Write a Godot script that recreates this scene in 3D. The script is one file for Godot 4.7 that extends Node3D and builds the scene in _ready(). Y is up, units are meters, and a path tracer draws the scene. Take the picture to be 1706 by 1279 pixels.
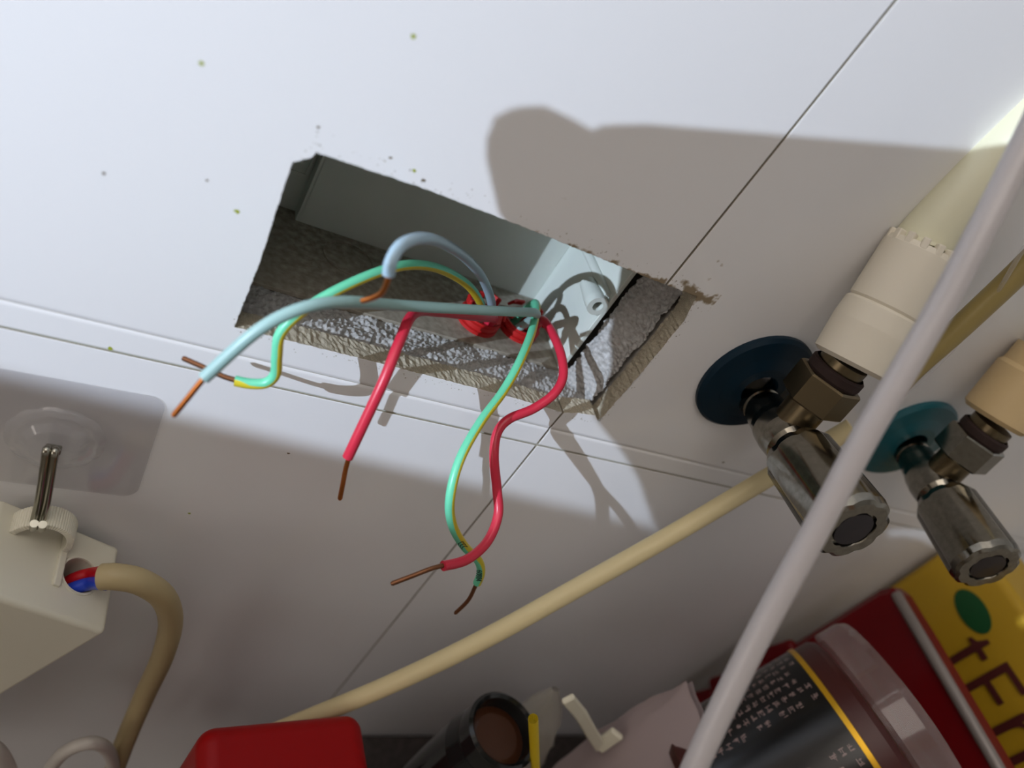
extends Node3D

# ---------------------------------------------------------------- materials
var M := {}

func mat(key: String, c: Color, rough := 0.6, metal := 0.0, spec := 0.5) -> StandardMaterial3D:
	var m := StandardMaterial3D.new()
	m.albedo_color = c
	m.roughness = rough
	m.metallic = metal
	m.metallic_specular = spec
	m.resource_name = key
	M[key] = m
	return m

func noise_tex(freq: float, lo: Color, hi: Color, sd: int, octaves := 4, size := 512) -> ImageTexture:
	var n := FastNoiseLite.new()
	n.seed = sd
	n.frequency = freq
	n.fractal_octaves = octaves
	var im := Image.create(size, size, false, Image.FORMAT_RGBA8)
	for y in size:
		for x in size:
			# blend across the seam so that the picture repeats
			var a := n.get_noise_2d(x, y)
			var b := n.get_noise_2d(x - size, y)
			var c2 := n.get_noise_2d(x, y - size)
			var d := n.get_noise_2d(x - size, y - size)
			var fx := float(x) / size
			var fy := float(y) / size
			var v := lerpf(lerpf(a, b, fx), lerpf(c2, d, fx), fy) * 0.9 + 0.5
			im.set_pixel(x, y, lo.lerp(hi, clampf(v, 0.0, 1.0)))
	return ImageTexture.create_from_image(im)

func triplanar(m: StandardMaterial3D, t: Texture2D, scale: float) -> void:
	m.albedo_texture = t
	m.albedo_color = Color.WHITE
	m.uv1_triplanar = true
	m.uv1_world_triplanar = true
	m.uv1_scale = Vector3.ONE * scale

# ---------------------------------------------------------------- nodes
var taken := {}

func numbered(called: String) -> String:
	taken[called] = taken.get(called, -1) + 1
	return called if taken[called] == 0 else "%s_%03d" % [called, taken[called]]

func thing(called: String, label: String, category: String, at := Vector3.ZERO, group := "") -> Node3D:
	var o := Node3D.new()
	o.name = numbered(called)
	add_child(o)
	o.position = at
	tag(o, label, category, group)
	return o

func tag(o: Node, label: String, category: String, group := "") -> void:
	o.set_meta("label", label)
	o.set_meta("category", category)
	if group != "":
		o.set_meta("group", group)

# A mesh builder that keeps explicit normals.
class Shape:
	var v := PackedVector3Array()
	var n := PackedVector3Array()
	var c := PackedColorArray()
	var t := PackedVector2Array()
	var i := PackedInt32Array()
	var color := Color.WHITE
	func add(p: Vector3, q: Vector3, uv := Vector2.ZERO) -> int:
		v.append(p); n.append(q); c.append(color); t.append(uv)
		return v.size() - 1
	func tri(a: int, b: int, d: int) -> void:
		# clockwise seen from where the normals point
		var g := (v[b] - v[a]).cross(v[d] - v[a])
		if g.dot(n[a] + n[b] + n[d]) > 0.0:
			i.append_array([a, d, b])
		else:
			i.append_array([a, b, d])
	func quad(a: int, b: int, d: int, e: int) -> void:
		tri(a, b, d); tri(a, d, e)
	func flat(pts: Array, q: Vector3) -> void:
		var k := []
		for p in pts:
			k.append(add(p, q))
		for j in range(1, k.size() - 1):
			tri(k[0], k[j], k[j + 1])
	func mesh() -> ArrayMesh:
		var a := []
		a.resize(Mesh.ARRAY_MAX)
		a[Mesh.ARRAY_VERTEX] = v; a[Mesh.ARRAY_NORMAL] = n; a[Mesh.ARRAY_COLOR] = c; a[Mesh.ARRAY_TEX_UV] = t; a[Mesh.ARRAY_INDEX] = i
		var m := ArrayMesh.new()
		m.add_surface_from_arrays(Mesh.PRIMITIVE_TRIANGLES, a)
		return m
	# smooth the normals from the faces
	func smooth() -> void:
		for k in n.size():
			n[k] = Vector3.ZERO
		for k in range(0, i.size(), 3):
			var g := (v[i[k + 2]] - v[i[k]]).cross(v[i[k + 1]] - v[i[k]])
			for j in 3:
				n[i[k + j]] += g
		for k in n.size():
			n[k] = n[k].normalized()

func put(called: String, s: Shape, m: Material, parent: Node = self) -> MeshInstance3D:
	return put_mesh(called, s.mesh(), m, parent)

func put_mesh(called: String, me: Mesh, m: Material, parent: Node = self) -> MeshInstance3D:
	var o := MeshInstance3D.new()
	o.name = numbered(called) if parent == self else called
	o.mesh = me
	if m:
		o.material_override = m
	parent.add_child(o, true)
	return o

# ---------------------------------------------------------------- shapes
func spline(ctrl: Array, per := 8) -> PackedVector3Array:
	var out := PackedVector3Array()
	var n := ctrl.size()
	for k in n - 1:
		var p0: Vector3 = ctrl[maxi(k - 1, 0)]
		var p1: Vector3 = ctrl[k]
		var p2: Vector3 = ctrl[k + 1]
		var p3: Vector3 = ctrl[mini(k + 2, n - 1)]
		for j in per:
			var t := float(j) / per
			out.append(0.5 * ((2.0 * p1) + (p2 - p0) * t + (2.0 * p0 - 5.0 * p1 + 4.0 * p2 - p3) * t * t + (3.0 * p1 - p0 - 3.0 * p2 + p3) * t * t * t))
	out.append(ctrl[n - 1])
	return out

# A swept tube. rad: one radius or one for each point. stripe: [facing, half angle, colour] paints the insulation's second colour.
func tube(s: Shape, path: PackedVector3Array, rad, sides := 20, caps := true, stripe := []) -> void:
	var n := path.size()
	var side := Vector3.UP
	var first := (path[1] - path[0]).normalized()
	if absf(first.dot(side)) > 0.9:
		side = Vector3.RIGHT
	var base := s.color
	var edges: Array = [[0.0, TAU, base]]
	if stripe:
		edges = [[-stripe[1], stripe[1], stripe[2]], [stripe[1], TAU - stripe[1], base]]
	for e in edges:
		s.color = e[2]
		var m := sides if not stripe else maxi(5, int(sides * (e[1] - e[0]) / TAU) + 1)
		var prev := []
		var sd := side
		for k in n:
			var tg := (path[mini(k + 1, n - 1)] - path[maxi(k - 1, 0)]).normalized()
			var want := sd
			if stripe:
				want = (stripe[0][0] as Vector3).lerp(stripe[0][1], float(k) / (n - 1))
			sd = (want - tg * want.dot(tg)).normalized()
			var up := tg.cross(sd)
			var r: float = rad[k] if rad is Array or rad is PackedFloat32Array else rad
			var ring := []
			for j in m + 1:
				var a: float = lerpf(e[0], e[1], float(j) / m)
				var q := sd * cos(a) + up * sin(a)
				ring.append(s.add(path[k] + q * r, q, Vector2(float(j) / m, float(k) / n)))
			if k > 0:
				for j in m:
					s.quad(prev[j], prev[j + 1], ring[j + 1], ring[j])
			prev = ring
	s.color = base
	if caps:
		for k in [0, n - 1]:
			var tg := (path[1] - path[0]).normalized() * -1.0 if k == 0 else (path[n - 1] - path[n - 2]).normalized()
			var sd := tg.cross(Vector3.UP if absf(tg.y) < 0.9 else Vector3.RIGHT).normalized()
			var up := tg.cross(sd)
			var r: float = rad[k] if rad is Array or rad is PackedFloat32Array else rad
			var pts := []
			for j in sides:
				var a := TAU * j / sides
				pts.append(path[k] + (sd * cos(a) + up * sin(a)) * r)
			s.flat(pts, tg)

# Lathe round an axis: prof is an array of Vector2(radius, height along the axis).
func lathe(s: Shape, f: Transform3D, prof: Array, segs := 40, flute := 0.0, lobes := 6) -> void:
	for k in prof.size() - 1:
		var a: Vector2 = prof[k]
		var b: Vector2 = prof[k + 1]
		var d := (b - a)
		if d.length() < 1e-7:
			continue
		var nr := Vector2(d.y, -d.x).normalized()
		var pa := []
		var pb := []
		for j in segs + 1:
			var an := TAU * j / segs
			var w := 1.0 - flute * pow(absf(cos(an * lobes * 0.5)), 6.0)
			var dir := Vector3(cos(an), sin(an), 0)
			var nn := f.basis * (dir * nr.x + Vector3(0, 0, nr.y)).normalized()
			pa.append(s.add(f * (dir * a.x * w + Vector3(0, 0, a.y)), nn, Vector2(float(j) / segs, a.y)))
			pb.append(s.add(f * (dir * b.x * w + Vector3(0, 0, b.y)), nn, Vector2(float(j) / segs, b.y)))
		for j in segs:
			s.quad(pa[j], pa[j + 1], pb[j + 1], pb[j])

# A frame whose Z runs along "along" and whose Y leans towards "up".
func frame(at: Vector3, along: Vector3, up := Vector3.UP) -> Transform3D:
	var z := along.normalized()
	var x := up.cross(z).normalized()
	return Transform3D(Basis(x, z.cross(x), z), at)

# A box with rounded edges, half sizes h, radius r, in frame f.
func round_box(s: Shape, f: Transform3D, h: Vector3, r: float, bend := 4) -> void:
	r = minf(r, minf(h.x, minf(h.y, h.z)) * 0.999)
	for axis in 3:
		for sg: float in [-1.0, 1.0]:
			var u := (axis + 1) % 3
			var w := (axis + 2) % 3
			var lu := []
			var lw := []
			for k in bend + 1:
				lu.append(-h[u] + r * k / bend); lw.append(-h[w] + r * k / bend)
			for k in bend + 1:
				lu.append(h[u] - r * (bend - k) / bend); lw.append(h[w] - r * (bend - k) / bend)
			var idx := []
			for a in lu:
				for b in lw:
					var p := Vector3.ZERO
					p[axis] = sg * h[axis]; p[u] = a; p[w] = b
					var inner := p.clamp(-(h - Vector3.ONE * r), h - Vector3.ONE * r)
					var nn := (p - inner).normalized()
					idx.append(s.add(f * (inner + nn * r), f.basis * nn, Vector2((a + h[u]) / (2 * h[u]), (b + h[w]) / (2 * h[w]))))
			var q := lw.size()
			for a in lu.size() - 1:
				for b in q - 1:
					s.quad(idx[a * q + b], idx[(a + 1) * q + b], idx[(a + 1) * q + b + 1], idx[a * q + b + 1])

func plain_box(s: Shape, lo: Vector3, hi: Vector3, r := 0.0) -> void:
	round_box(s, Transform3D(Basis(), (lo + hi) / 2), (hi - lo) / 2, maxf(r, 0.0002), 2)

# Half sizes in frame with separate straight sides: an extruded rounded outline (in the XY of f) of thickness th along Z.
func slab(s: Shape, f: Transform3D, outline: PackedVector2Array, th: float, bev := 0.0) -> void:
	var n := outline.size()
	var inner := PackedVector2Array()
	var cen := Vector2.ZERO
	for p in outline:
		cen += p / n
	for k in n:
		var e1 := (outline[k] - outline[(k + n - 1) % n]).normalized()
		var e2 := (outline[(k + 1) % n] - outline[k]).normalized()
		var nn := (Vector2(-e1.y, e1.x) + Vector2(-e2.y, e2.x)).normalized()
		inner.append(outline[k] + nn * bev)
	var tris := Geometry2D.triangulate_polygon(inner)
	for sg: float in [1.0, -1.0]:
		var z := th / 2 * sg
		var ids := []
		for p in inner:
			ids.append(s.add(f * Vector3(p.x, p.y, z), f.basis.z * sg, Vector2(p.x, p.y)))
		for k in range(0, tris.size(), 3):
			s.tri(ids[tris[k]], ids[tris[k + 1]], ids[tris[k + 2]])
		if bev > 0.0:
			for k in n:
				var k2 := (k + 1) % n
				var e := (outline[k2] - outline[k]).normalized()
				var nn := f.basis * Vector3(e.y, -e.x, sg).normalized()
				s.flat([f * Vector3(inner[k].x, inner[k].y, z), f * Vector3(inner[k2].x, inner[k2].y, z), f * Vector3(outline[k2].x, outline[k2].y, z - bev * sg), f * Vector3(outline[k].x, outline[k].y, z - bev * sg)], nn)
	for k in n:
		var k2 := (k + 1) % n
		var e := (outline[k2] - outline[k]).normalized()
		var z := th / 2 - bev
		s.flat([f * Vector3(outline[k].x, outline[k].y, z), f * Vector3(outline[k2].x, outline[k2].y, z), f * Vector3(outline[k2].x, outline[k2].y, -z), f * Vector3(outline[k].x, outline[k].y, -z)], f.basis * Vector3(e.y, -e.x, 0))

func rounded_rect(hx: float, hy: float, r: float, per := 6) -> PackedVector2Array:
	var o := PackedVector2Array()
	for q in [[hx - r, -hy + r, -PI / 2], [hx - r, hy - r, 0.0], [-hx + r, hy - r, PI / 2], [-hx + r, -hy + r, PI]]:
		for k in per + 1:
			var a: float = q[2] + PI / 2 * k / per
			o.append(Vector2(q[0] + r * cos(a), q[1] + r * sin(a)))
	return o

# A wall tile: outline counter-clockwise in the wall's XY, front at z = 0. widths: bevel width of each edge. Glaze and cut body come as two shapes.
func tile_shape(glaze: Shape, body: Shape, outline: PackedVector2Array, widths: PackedFloat32Array, thick: float) -> void:
	var n := outline.size()
	var inner := PackedVector2Array()
	for k in n:
		var e1 := (outline[k] - outline[(k + n - 1) % n]).normalized()
		var e2 := (outline[(k + 1) % n] - outline[k]).normalized()
		var n1 := Vector2(-e1.y, e1.x)
		var n2 := Vector2(-e2.y, e2.x)
		var w1: float = widths[(k + n - 1) % n]
		var w2: float = widths[k]
		var det := n1.x * n2.y - n1.y * n2.x
		if absf(det) < 0.25:
			inner.append(outline[k] + (n1 + n2).normalized() * (w1 + w2) / 2)
		else:
			inner.append(outline[k] + Vector2((w1 * n2.y - w2 * n1.y) / det, (n1.x * w2 - n2.x * w1) / det))
	var tris := Geometry2D.triangulate_polygon(inner)
	if tris.is_empty():
		print("tile outline could not be cut up")
	var ids := []
	for p in inner:
		ids.append(glaze.add(Vector3(p.x, p.y, 0), Vector3.BACK, p))
	for k in range(0, tris.size(), 3):
		glaze.tri(ids[tris[k]], ids[tris[k + 1]], ids[tris[k + 2]])
	for k in n:
		var k2 := (k + 1) % n
		var e := (outline[k2] - outline[k]).normalized()
		var w: float = widths[k]
		var drop := w * 0.55
		var d0 := widths[(k + n - 1) % n] * 0.275 + drop * 0.5
		var d1 := widths[k2] * 0.275 + drop * 0.5
		var nn := Vector3(e.y * 0.5, -e.x * 0.5, 0.9).normalized()
		var a := glaze.add(Vector3(inner[k].x, inner[k].y, 0), Vector3.BACK, inner[k])
		var b := glaze.add(Vector3(inner[k2].x, inner[k2].y, 0), Vector3.BACK, inner[k2])
		var c := glaze.add(Vector3(outline[k2].x, outline[k2].y, -d1), nn, outline[k2])
		var d := glaze.add(Vector3(outline[k].x, outline[k].y, -d0), nn, outline[k])
		glaze.quad(a, b, c, d)
		if outline[k].distance_to(outline[k2]) > 0.004:
			body.flat([Vector3(outline[k].x, outline[k].y, -d0), Vector3(outline[k2].x, outline[k2].y, -d1), Vector3(outline[k2].x, outline[k2].y, -thick), Vector3(outline[k].x, outline[k].y, -thick)], Vector3(e.y, -e.x, 0))
			continue
		# a cut edge breaks into small facets
		for row in 7:
			var q := []
			for c3 in [[k, row], [k2, row], [k2, row + 1], [k, row + 1]]:
				var dz: float = lerpf(-d0 if c3[0] == k else -d1, -thick, c3[1] / 7.0)
				var g := sin(float(c3[0]) * 127.1 + float(c3[1]) * 311.7) * 43758.5453
				var amt := 0.0 if c3[1] == 0 else (g - floorf(g) - 0.5) * 0.0006
				q.append(Vector3(outline[c3[0]].x, outline[c3[0]].y, dz) + Vector3(e.y, -e.x, 0) * amt)
			var f1: Vector3 = (q[1] - q[0]).cross(q[2] - q[0]).normalized()
			var f2: Vector3 = (q[2] - q[0]).cross(q[3] - q[0]).normalized()
			var outw := Vector3(e.y, -e.x, 0)
			body.flat([q[0], q[1], q[2]], f1 if f1.dot(outw) > 0 else -f1)
			body.flat([q[0], q[2], q[3]], f2 if f2.dot(outw) > 0 else -f2)

func jag(pts: Array, rng: RandomNumberGenerator, step := 0.0010, amp := 0.00016) -> PackedVector2Array:
	var out := PackedVector2Array()
	for k in pts.size() - 1:
		var a: Vector2 = pts[k]
		var b: Vector2 = pts[k + 1]
		var m := maxi(1, int(a.distance_to(b) / step))
		var nn := (b - a).normalized().orthogonal()
		for j in m:
			var p := a.lerp(b, float(j) / m)
			out.append(p if j == 0 else p + nn * rng.randf_range(-amp, amp))
	out.append(pts[pts.size() - 1])
	return out

func height_patch(s: Shape, origin: Vector3, du: Vector3, dv: Vector3, up: Vector3, nu: int, nv: int, height: Callable) -> void:
	var first := s.v.size()
	for a in nu + 1:
		for b in nv + 1:
			var p := origin + du * (float(a) / nu) + dv * (float(b) / nv)
			s.add(p + up * float(height.call(p)), up, Vector2(float(a) / nu, float(b) / nv))
	for a in nu:
		for b in nv:
			var k := first + a * (nv + 1) + b
			s.quad(k, k + nv + 1, k + nv + 2, k + 1)
	s.smooth()

# Smooth union of tapered capsules, meshed as surface nets. bones: [p0, r0, p1, r1]
func blob(bones: Array, cell: float, k_blend: float) -> Shape:
	var lo := Vector3.ONE * 1e9
	var hi := -lo
	for b in bones:
		for q in [[b[0], b[1]], [b[2], b[3]]]:
			lo = lo.min(q[0] - Vector3.ONE * (q[1] + cell * 3)); hi = hi.max(q[0] + Vector3.ONE * (q[1] + cell * 3))
	var nx := int((hi.x - lo.x) / cell) + 2
	var ny := int((hi.y - lo.y) / cell) + 2
	var nz := int((hi.z - lo.z) / cell) + 2
	var f := PackedFloat32Array()
	f.resize(nx * ny * nz)
	f.fill(1.0)
	for b in bones:
		var reach: float = maxf(b[1], b[3]) + k_blend + cell * 2
		var l: Vector3 = ((b[0] as Vector3).min(b[2]) - Vector3.ONE * reach - lo) / cell
		var h: Vector3 = ((b[0] as Vector3).max(b[2]) + Vector3.ONE * reach - lo) / cell
		var ab: Vector3 = b[2] - b[0]
		for x in range(maxi(0, int(l.x)), mini(nx, int(h.x) + 2)):
			for y in range(maxi(0, int(l.y)), mini(ny, int(h.y) + 2)):
				for z in range(maxi(0, int(l.z)), mini(nz, int(h.z) + 2)):
					var p := lo + Vector3(x, y, z) * cell
					var t := clampf((p - b[0]).dot(ab) / maxf(ab.length_squared(), 1e-9), 0, 1)
					var d := p.distance_to(b[0] + ab * t) - lerpf(b[1], b[3], t)
					var id := (x * ny + y) * nz + z
					var o := f[id]
					var hh := maxf(k_blend - absf(o - d), 0.0) / k_blend
					f[id] = minf(o, d) - hh * hh * k_blend * 0.25
	var s := Shape.new()
	var at := {}
	for x in nx - 1:
		for y in ny - 1:
			for z in nz - 1:
				var sum := Vector3.ZERO
				var cnt := 0
				var cv := []
				for k in 8:
					cv.append(f[((x + (k & 1)) * ny + y + ((k >> 1) & 1)) * nz + z + (k >> 2)])
				for e in [[0, 1], [2, 3], [4, 5], [6, 7], [0, 2], [1, 3], [4, 6], [5, 7], [0, 4], [1, 5], [2, 6], [3, 7]]:
					var a: float = cv[e[0]]
					var b2: float = cv[e[1]]
					if (a < 0) != (b2 < 0):
						var t := a / (a - b2)
						var pa := Vector3(e[0] & 1, (e[0] >> 1) & 1, e[0] >> 2)
						var pb := Vector3(e[1] & 1, (e[1] >> 1) & 1, e[1] >> 2)
						sum += pa.lerp(pb, t)
						cnt += 1
				if cnt:
					var g := Vector3(cv[1] + cv[3] + cv[5] + cv[7] - cv[0] - cv[2] - cv[4] - cv[6], cv[2] + cv[3] + cv[6] + cv[7] - cv[0] - cv[1] - cv[4] - cv[5], cv[4] + cv[5] + cv[6] + cv[7] - cv[0] - cv[1] - cv[2] - cv[3])
					at[Vector3i(x, y, z)] = s.add(lo + (Vector3(x, y, z) + sum / cnt) * cell, g.normalized())
	for key: Vector3i in at:
		for ax in 3:
			var nxt := key
			nxt[ax] += 1
			if nxt.x >= nx or nxt.y >= ny or nxt.z >= nz:
				continue
			var a := f[(key.x * ny + key.y) * nz + key.z]
			var b2 := f[(nxt.x * ny + nxt.y) * nz + nxt.z]
			if (a < 0) == (b2 < 0):
				continue
			var u := Vector3i.ZERO
			var w := Vector3i.ZERO
			u[(ax + 1) % 3] = 1
			w[(ax + 2) % 3] = 1
			if at.has(key - u) and at.has(key - w) and at.has(key - u - w):
				s.quad(at[key], at[key - u], at[key - u - w], at[key - w])
	return s

# ---------------------------------------------------------------- the scene
func _ready() -> void:
	# camera, held by hand at 21 cm from the tiled wall, looking down and to the right
	var cam := Camera3D.new()
	cam.name = "camera"
	cam.transform = Transform3D(Basis(Vector3(0.8461, 0.4919, 0.2053), Vector3(-0.2212, 0.6745, -0.7043), Vector3(-0.4850, 0.5505, 0.6795)), Vector3(0, 0, 0.21))
	cam.fov = 53.1
	cam.near = 0.01
	var optics := CameraAttributesPhysical.new()
	optics.frustum_focal_length = 24.0
	optics.exposure_aperture = 5.5
	optics.frustum_focus_distance = 0.30
	optics.frustum_near = 0.01
	optics.frustum_far = 20.0
	cam.attributes = optics
	add_child(cam)
	var world := WorldEnvironment.new()
	world.name = "world"
	var env := Environment.new()
	env.background_mode = Environment.BG_COLOR
	env.background_color = Color(0.02, 0.02, 0.02)
	env.tonemap_mode = Environment.TONE_MAPPER_LINEAR
	env.tonemap_exposure = 1.0
	env.sdfgi_enabled = true
	env.ssao_enabled = true
	env.ssil_enabled = true
	world.environment = env
	add_child(world)
	# the small white LED lamp on the added table, left of the camera
	var led := AreaLight3D.new()
	led.name = "led_light"
	led.area_size = Vector2(0.0036, 0.0036)
	led.area_normalize_energy = true
	led.light_color = Color(0.86, 0.92, 1.0)
	led.light_energy = 1.15
	led.area_range = 5.0
	led.shadow_enabled = true
	add_child(led)
	led.look_at_from_position(LAMP + LAMP_AIM * 0.0035, LAMP + LAMP_AIM)
	# the warm ceiling panel of the room
	var room := AreaLight3D.new()
	room.name = "ceiling_light_glow"
	room.area_size = Vector2(1.16, 1.16)
	room.area_normalize_energy = true
	room.light_color = Color(1.0, 0.97, 0.95)
	room.light_energy = 0.68
	room.area_range = 8.0
	room.shadow_enabled = true
	add_child(room)
	room.look_at_from_position(ROOM_LAMP + Vector3(0, -0.015, 0), ROOM_LAMP + Vector3(0, -1, 0), Vector3.FORWARD)

	# soft fill from the left; the frosted window is added to carry it
	var left_fill := AreaLight3D.new()
	left_fill.name = "added_window_glow"
	left_fill.area_size = Vector2(0.60, 0.66)
	left_fill.area_normalize_energy = true
	left_fill.light_color = Color(1.0, 0.955, 0.92)
	left_fill.light_energy = 0.37
	left_fill.area_range = 8.0
	left_fill.shadow_enabled = true
	add_child(left_fill)
	left_fill.look_at_from_position(ADDED_WINDOW + Vector3(0.012, 0, 0), ADDED_WINDOW + Vector3(1, 0, 0))

	make_materials()
	build_room()
	build_wall()
	build_recess()
	build_wires()
	build_valves()
	build_hook()
	build_power_strip()
	build_cables()
	build_counter_things()
	build_behind_camera()

const LAMP := Vector3(-0.548, 0.0157, 0.3370)
const LAMP_AIM := Vector3(0.90, 0.0, 0.43)
const ADDED_WINDOW := Vector3(-1.298, -0.12, 0.72)
const ROOM_LAMP := Vector3(-0.62, 1.19, 0.66)

func make_materials() -> void:
	var gl := mat("tile_glaze", Color(0.93, 0.93, 0.935), 0.16)
	gl.metallic_specular = 0.4
	var gs := mat("tile_glaze_stained", Color.WHITE, 0.16)
	gs.metallic_specular = 0.4
	gs.albedo_texture = stain_texture()
	gs.texture_repeat = false
	gs.uv1_scale = Vector3(1.0 / 0.26, -1.0 / 0.26, 1.0)
	var tb := mat("tile_body", Color(0.66, 0.63, 0.55), 0.9)
	triplanar(tb, noise_tex(0.25, Color(0.50, 0.47, 0.40), Color(0.80, 0.77, 0.70), 15), 16.0)
	mat("grout", Color(0.45, 0.43, 0.40), 0.95)
	mat("grout_pale", Color(0.74, 0.74, 0.70), 0.95)
	mat("plaster", Color(0.82, 0.81, 0.79), 0.9)
	mat("floor_tile", Color(0.55, 0.52, 0.48), 0.5)
	triplanar(mat("masonry", Color.WHITE, 0.95), noise_tex(0.02, Color(0.52, 0.51, 0.48), Color(0.66, 0.64, 0.61), 3), 12.0)
	triplanar(mat("mortar", Color.WHITE, 0.95), noise_tex(0.03, Color(0.50, 0.49, 0.47), Color(0.80, 0.80, 0.80), 5), 25.0)
	triplanar(mat("box_plastic", Color.WHITE, 0.45), noise_tex(0.01, Color(0.80, 0.83, 0.80), Color(0.84, 0.86, 0.83), 7, 3, 256), 10.0)
	triplanar(mat("box_plastic_dusty", Color.WHITE, 0.8), noise_tex(0.03, Color(0.50, 0.47, 0.42), Color(0.70, 0.67, 0.61), 8), 14.0)
	mat("conduit_red", Color(0.72, 0.11, 0.11), 0.5)
	mat("wire_grey", Color(0.57, 0.70, 0.69), 0.38)
	mat("wire_blue", Color(0.61, 0.71, 0.77), 0.38)
	mat("wire_red", Color(0.76, 0.16, 0.25), 0.36)
	var gy := mat("wire_green_yellow", Color.WHITE, 0.36)
	gy.vertex_color_use_as_albedo = true
	mat("copper", Color(0.78, 0.47, 0.25), 0.32, 1.0)
	mat("copper_dull", Color(0.50, 0.34, 0.24), 0.45, 0.9)
	mat("print_ink", Color(0.06, 0.10, 0.12), 0.6)
	triplanar(mat("chrome", Color.WHITE, 0.15, 1.0), noise_tex(0.018, Color(0.485, 0.47, 0.425), Color(0.60, 0.58, 0.54), 19), 30.0)
	mat("brass", Color(0.44, 0.39, 0.30), 0.32, 0.95)
	mat("steel_dark", Color(0.30, 0.29, 0.31), 0.3, 1.0)
	mat("steel", Color(0.66, 0.65, 0.60), 0.2, 1.0)
	var bl := mat("escutcheon_blue", Color(0.02, 0.13, 0.19), 0.45)
	bl.metallic_specular = 0.35
	mat("escutcheon_teal", Color(0.10, 0.36, 0.40), 0.4)
	mat("gasket", Color(0.16, 0.09, 0.07), 0.8)
	mat("nut_white", Color(0.88, 0.85, 0.78), 0.45)
	mat("nut_cream", Color(0.82, 0.72, 0.54), 0.45)
	mat("hose_cream", Color(0.88, 0.87, 0.76), 0.4)
	mat("hose_olive", Color(0.62, 0.55, 0.34), 0.35)
	mat("cable_cream", Color(0.86, 0.80, 0.62), 0.45)
	mat("cable_grey", Color(0.74, 0.72, 0.72), 0.32)
	mat("cable_white", Color(0.78, 0.76, 0.73), 0.4)
	mat("strip_plastic", Color(0.90, 0.885, 0.81), 0.4)
	mat("cord_beige", Color(0.70, 0.63, 0.47), 0.5)
	mat("core_red", Color(0.75, 0.06, 0.12), 0.4)
	mat("core_blue", Color(0.16, 0.28, 0.78), 0.35)
	var film := mat("hook_film", Color(0.80, 0.79, 0.81, 0.14), 0.12)
	film.transparency = BaseMaterial3D.TRANSPARENCY_ALPHA
	var dome := mat("hook_dome", Color(0.90, 0.90, 0.92, 0.16), 0.05)
	dome.transparency = BaseMaterial3D.TRANSPARENCY_ALPHA
	mat("fleck", Color(0.62, 0.66, 0.20), 0.8)
	mat("fleck_brown", Color(0.45, 0.40, 0.32), 0.9)
	triplanar(mat("counter_dark", Color.WHITE, 0.35), noise_tex(0.05, Color(0.20, 0.18, 0.17), Color(0.31, 0.28, 0.27), 11), 6.0)
	mat("red_plastic", Color(0.58, 0.03, 0.04), 0.4, 0.0, 0.3)
	mat("yellow_print", Color(0.90, 0.78, 0.10), 0.4)
	mat("glass_dark", Color(0.10, 0.11, 0.11), 0.12)
	mat("sauce_brown", Color(0.26, 0.14, 0.07), 0.3)
	var bag := mat("clear_bag", Color(0.85, 0.83, 0.78, 0.42), 0.35)
	bag.transparency = BaseMaterial3D.TRANSPARENCY_ALPHA
	mat("paper_white", Color(0.66, 0.60, 0.60), 0.7)
	mat("clip_white", Color(0.86, 0.84, 0.76), 0.5)
	mat("pouch_red", Color(0.42, 0.03, 0.06), 0.28, 0.0, 0.35)
	mat("seam_silver", Color(0.55, 0.52, 0.50), 0.35, 0.3)
	mat("pack_yellow", Color(0.72, 0.58, 0.12), 0.45)
	mat("print_maroon", Color(0.30, 0.09, 0.08), 0.6)
	mat("logo_green", Color(0.03, 0.30, 0.14), 0.5)
	mat("gold", Color(0.85, 0.66, 0.15), 0.3, 0.6)
	var jl := mat("jar_glass", Color(0.80, 0.76, 0.74, 0.15), 0.08)
	jl.transparency = BaseMaterial3D.TRANSPARENCY_ALPHA
	mat("jar_filling", Color(0.25, 0.07, 0.05), 0.4)
	mat("phone_black", Color(0.05, 0.05, 0.055), 0.3)
	mat("phone_glass", Color(0.02, 0.02, 0.025), 0.08)
	mat("skin", Color(0.80, 0.60, 0.48), 0.55)
	mat("cardboard", Color(0.50, 0.38, 0.26), 0.9)
	mat("table_wood", Color(0.66, 0.58, 0.48), 0.6)
	mat("lamp_white", Color(0.85, 0.85, 0.85), 0.4)
	var led := mat("led_chip", Color(1, 1, 1), 0.5)
	led.emission_enabled = true
	led.emission = Color(0.86, 0.92, 1.0)
	led.emission_energy_multiplier = 6.0
	var pane := mat("added_frosted_pane", Color(0.9, 0.9, 0.9), 0.5)  # glowing pane of the added window, part of the side fill
	pane.emission_enabled = true
	pane.emission = Color(1.0, 0.955, 0.92)
	pane.emission_energy_multiplier = 0.45
	var panel := mat("light_panel", Color(1, 1, 1), 0.5)
	panel.emission_enabled = true
	panel.emission = Color(1.0, 0.93, 0.85)
	panel.emission_energy_multiplier = 0.6

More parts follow.
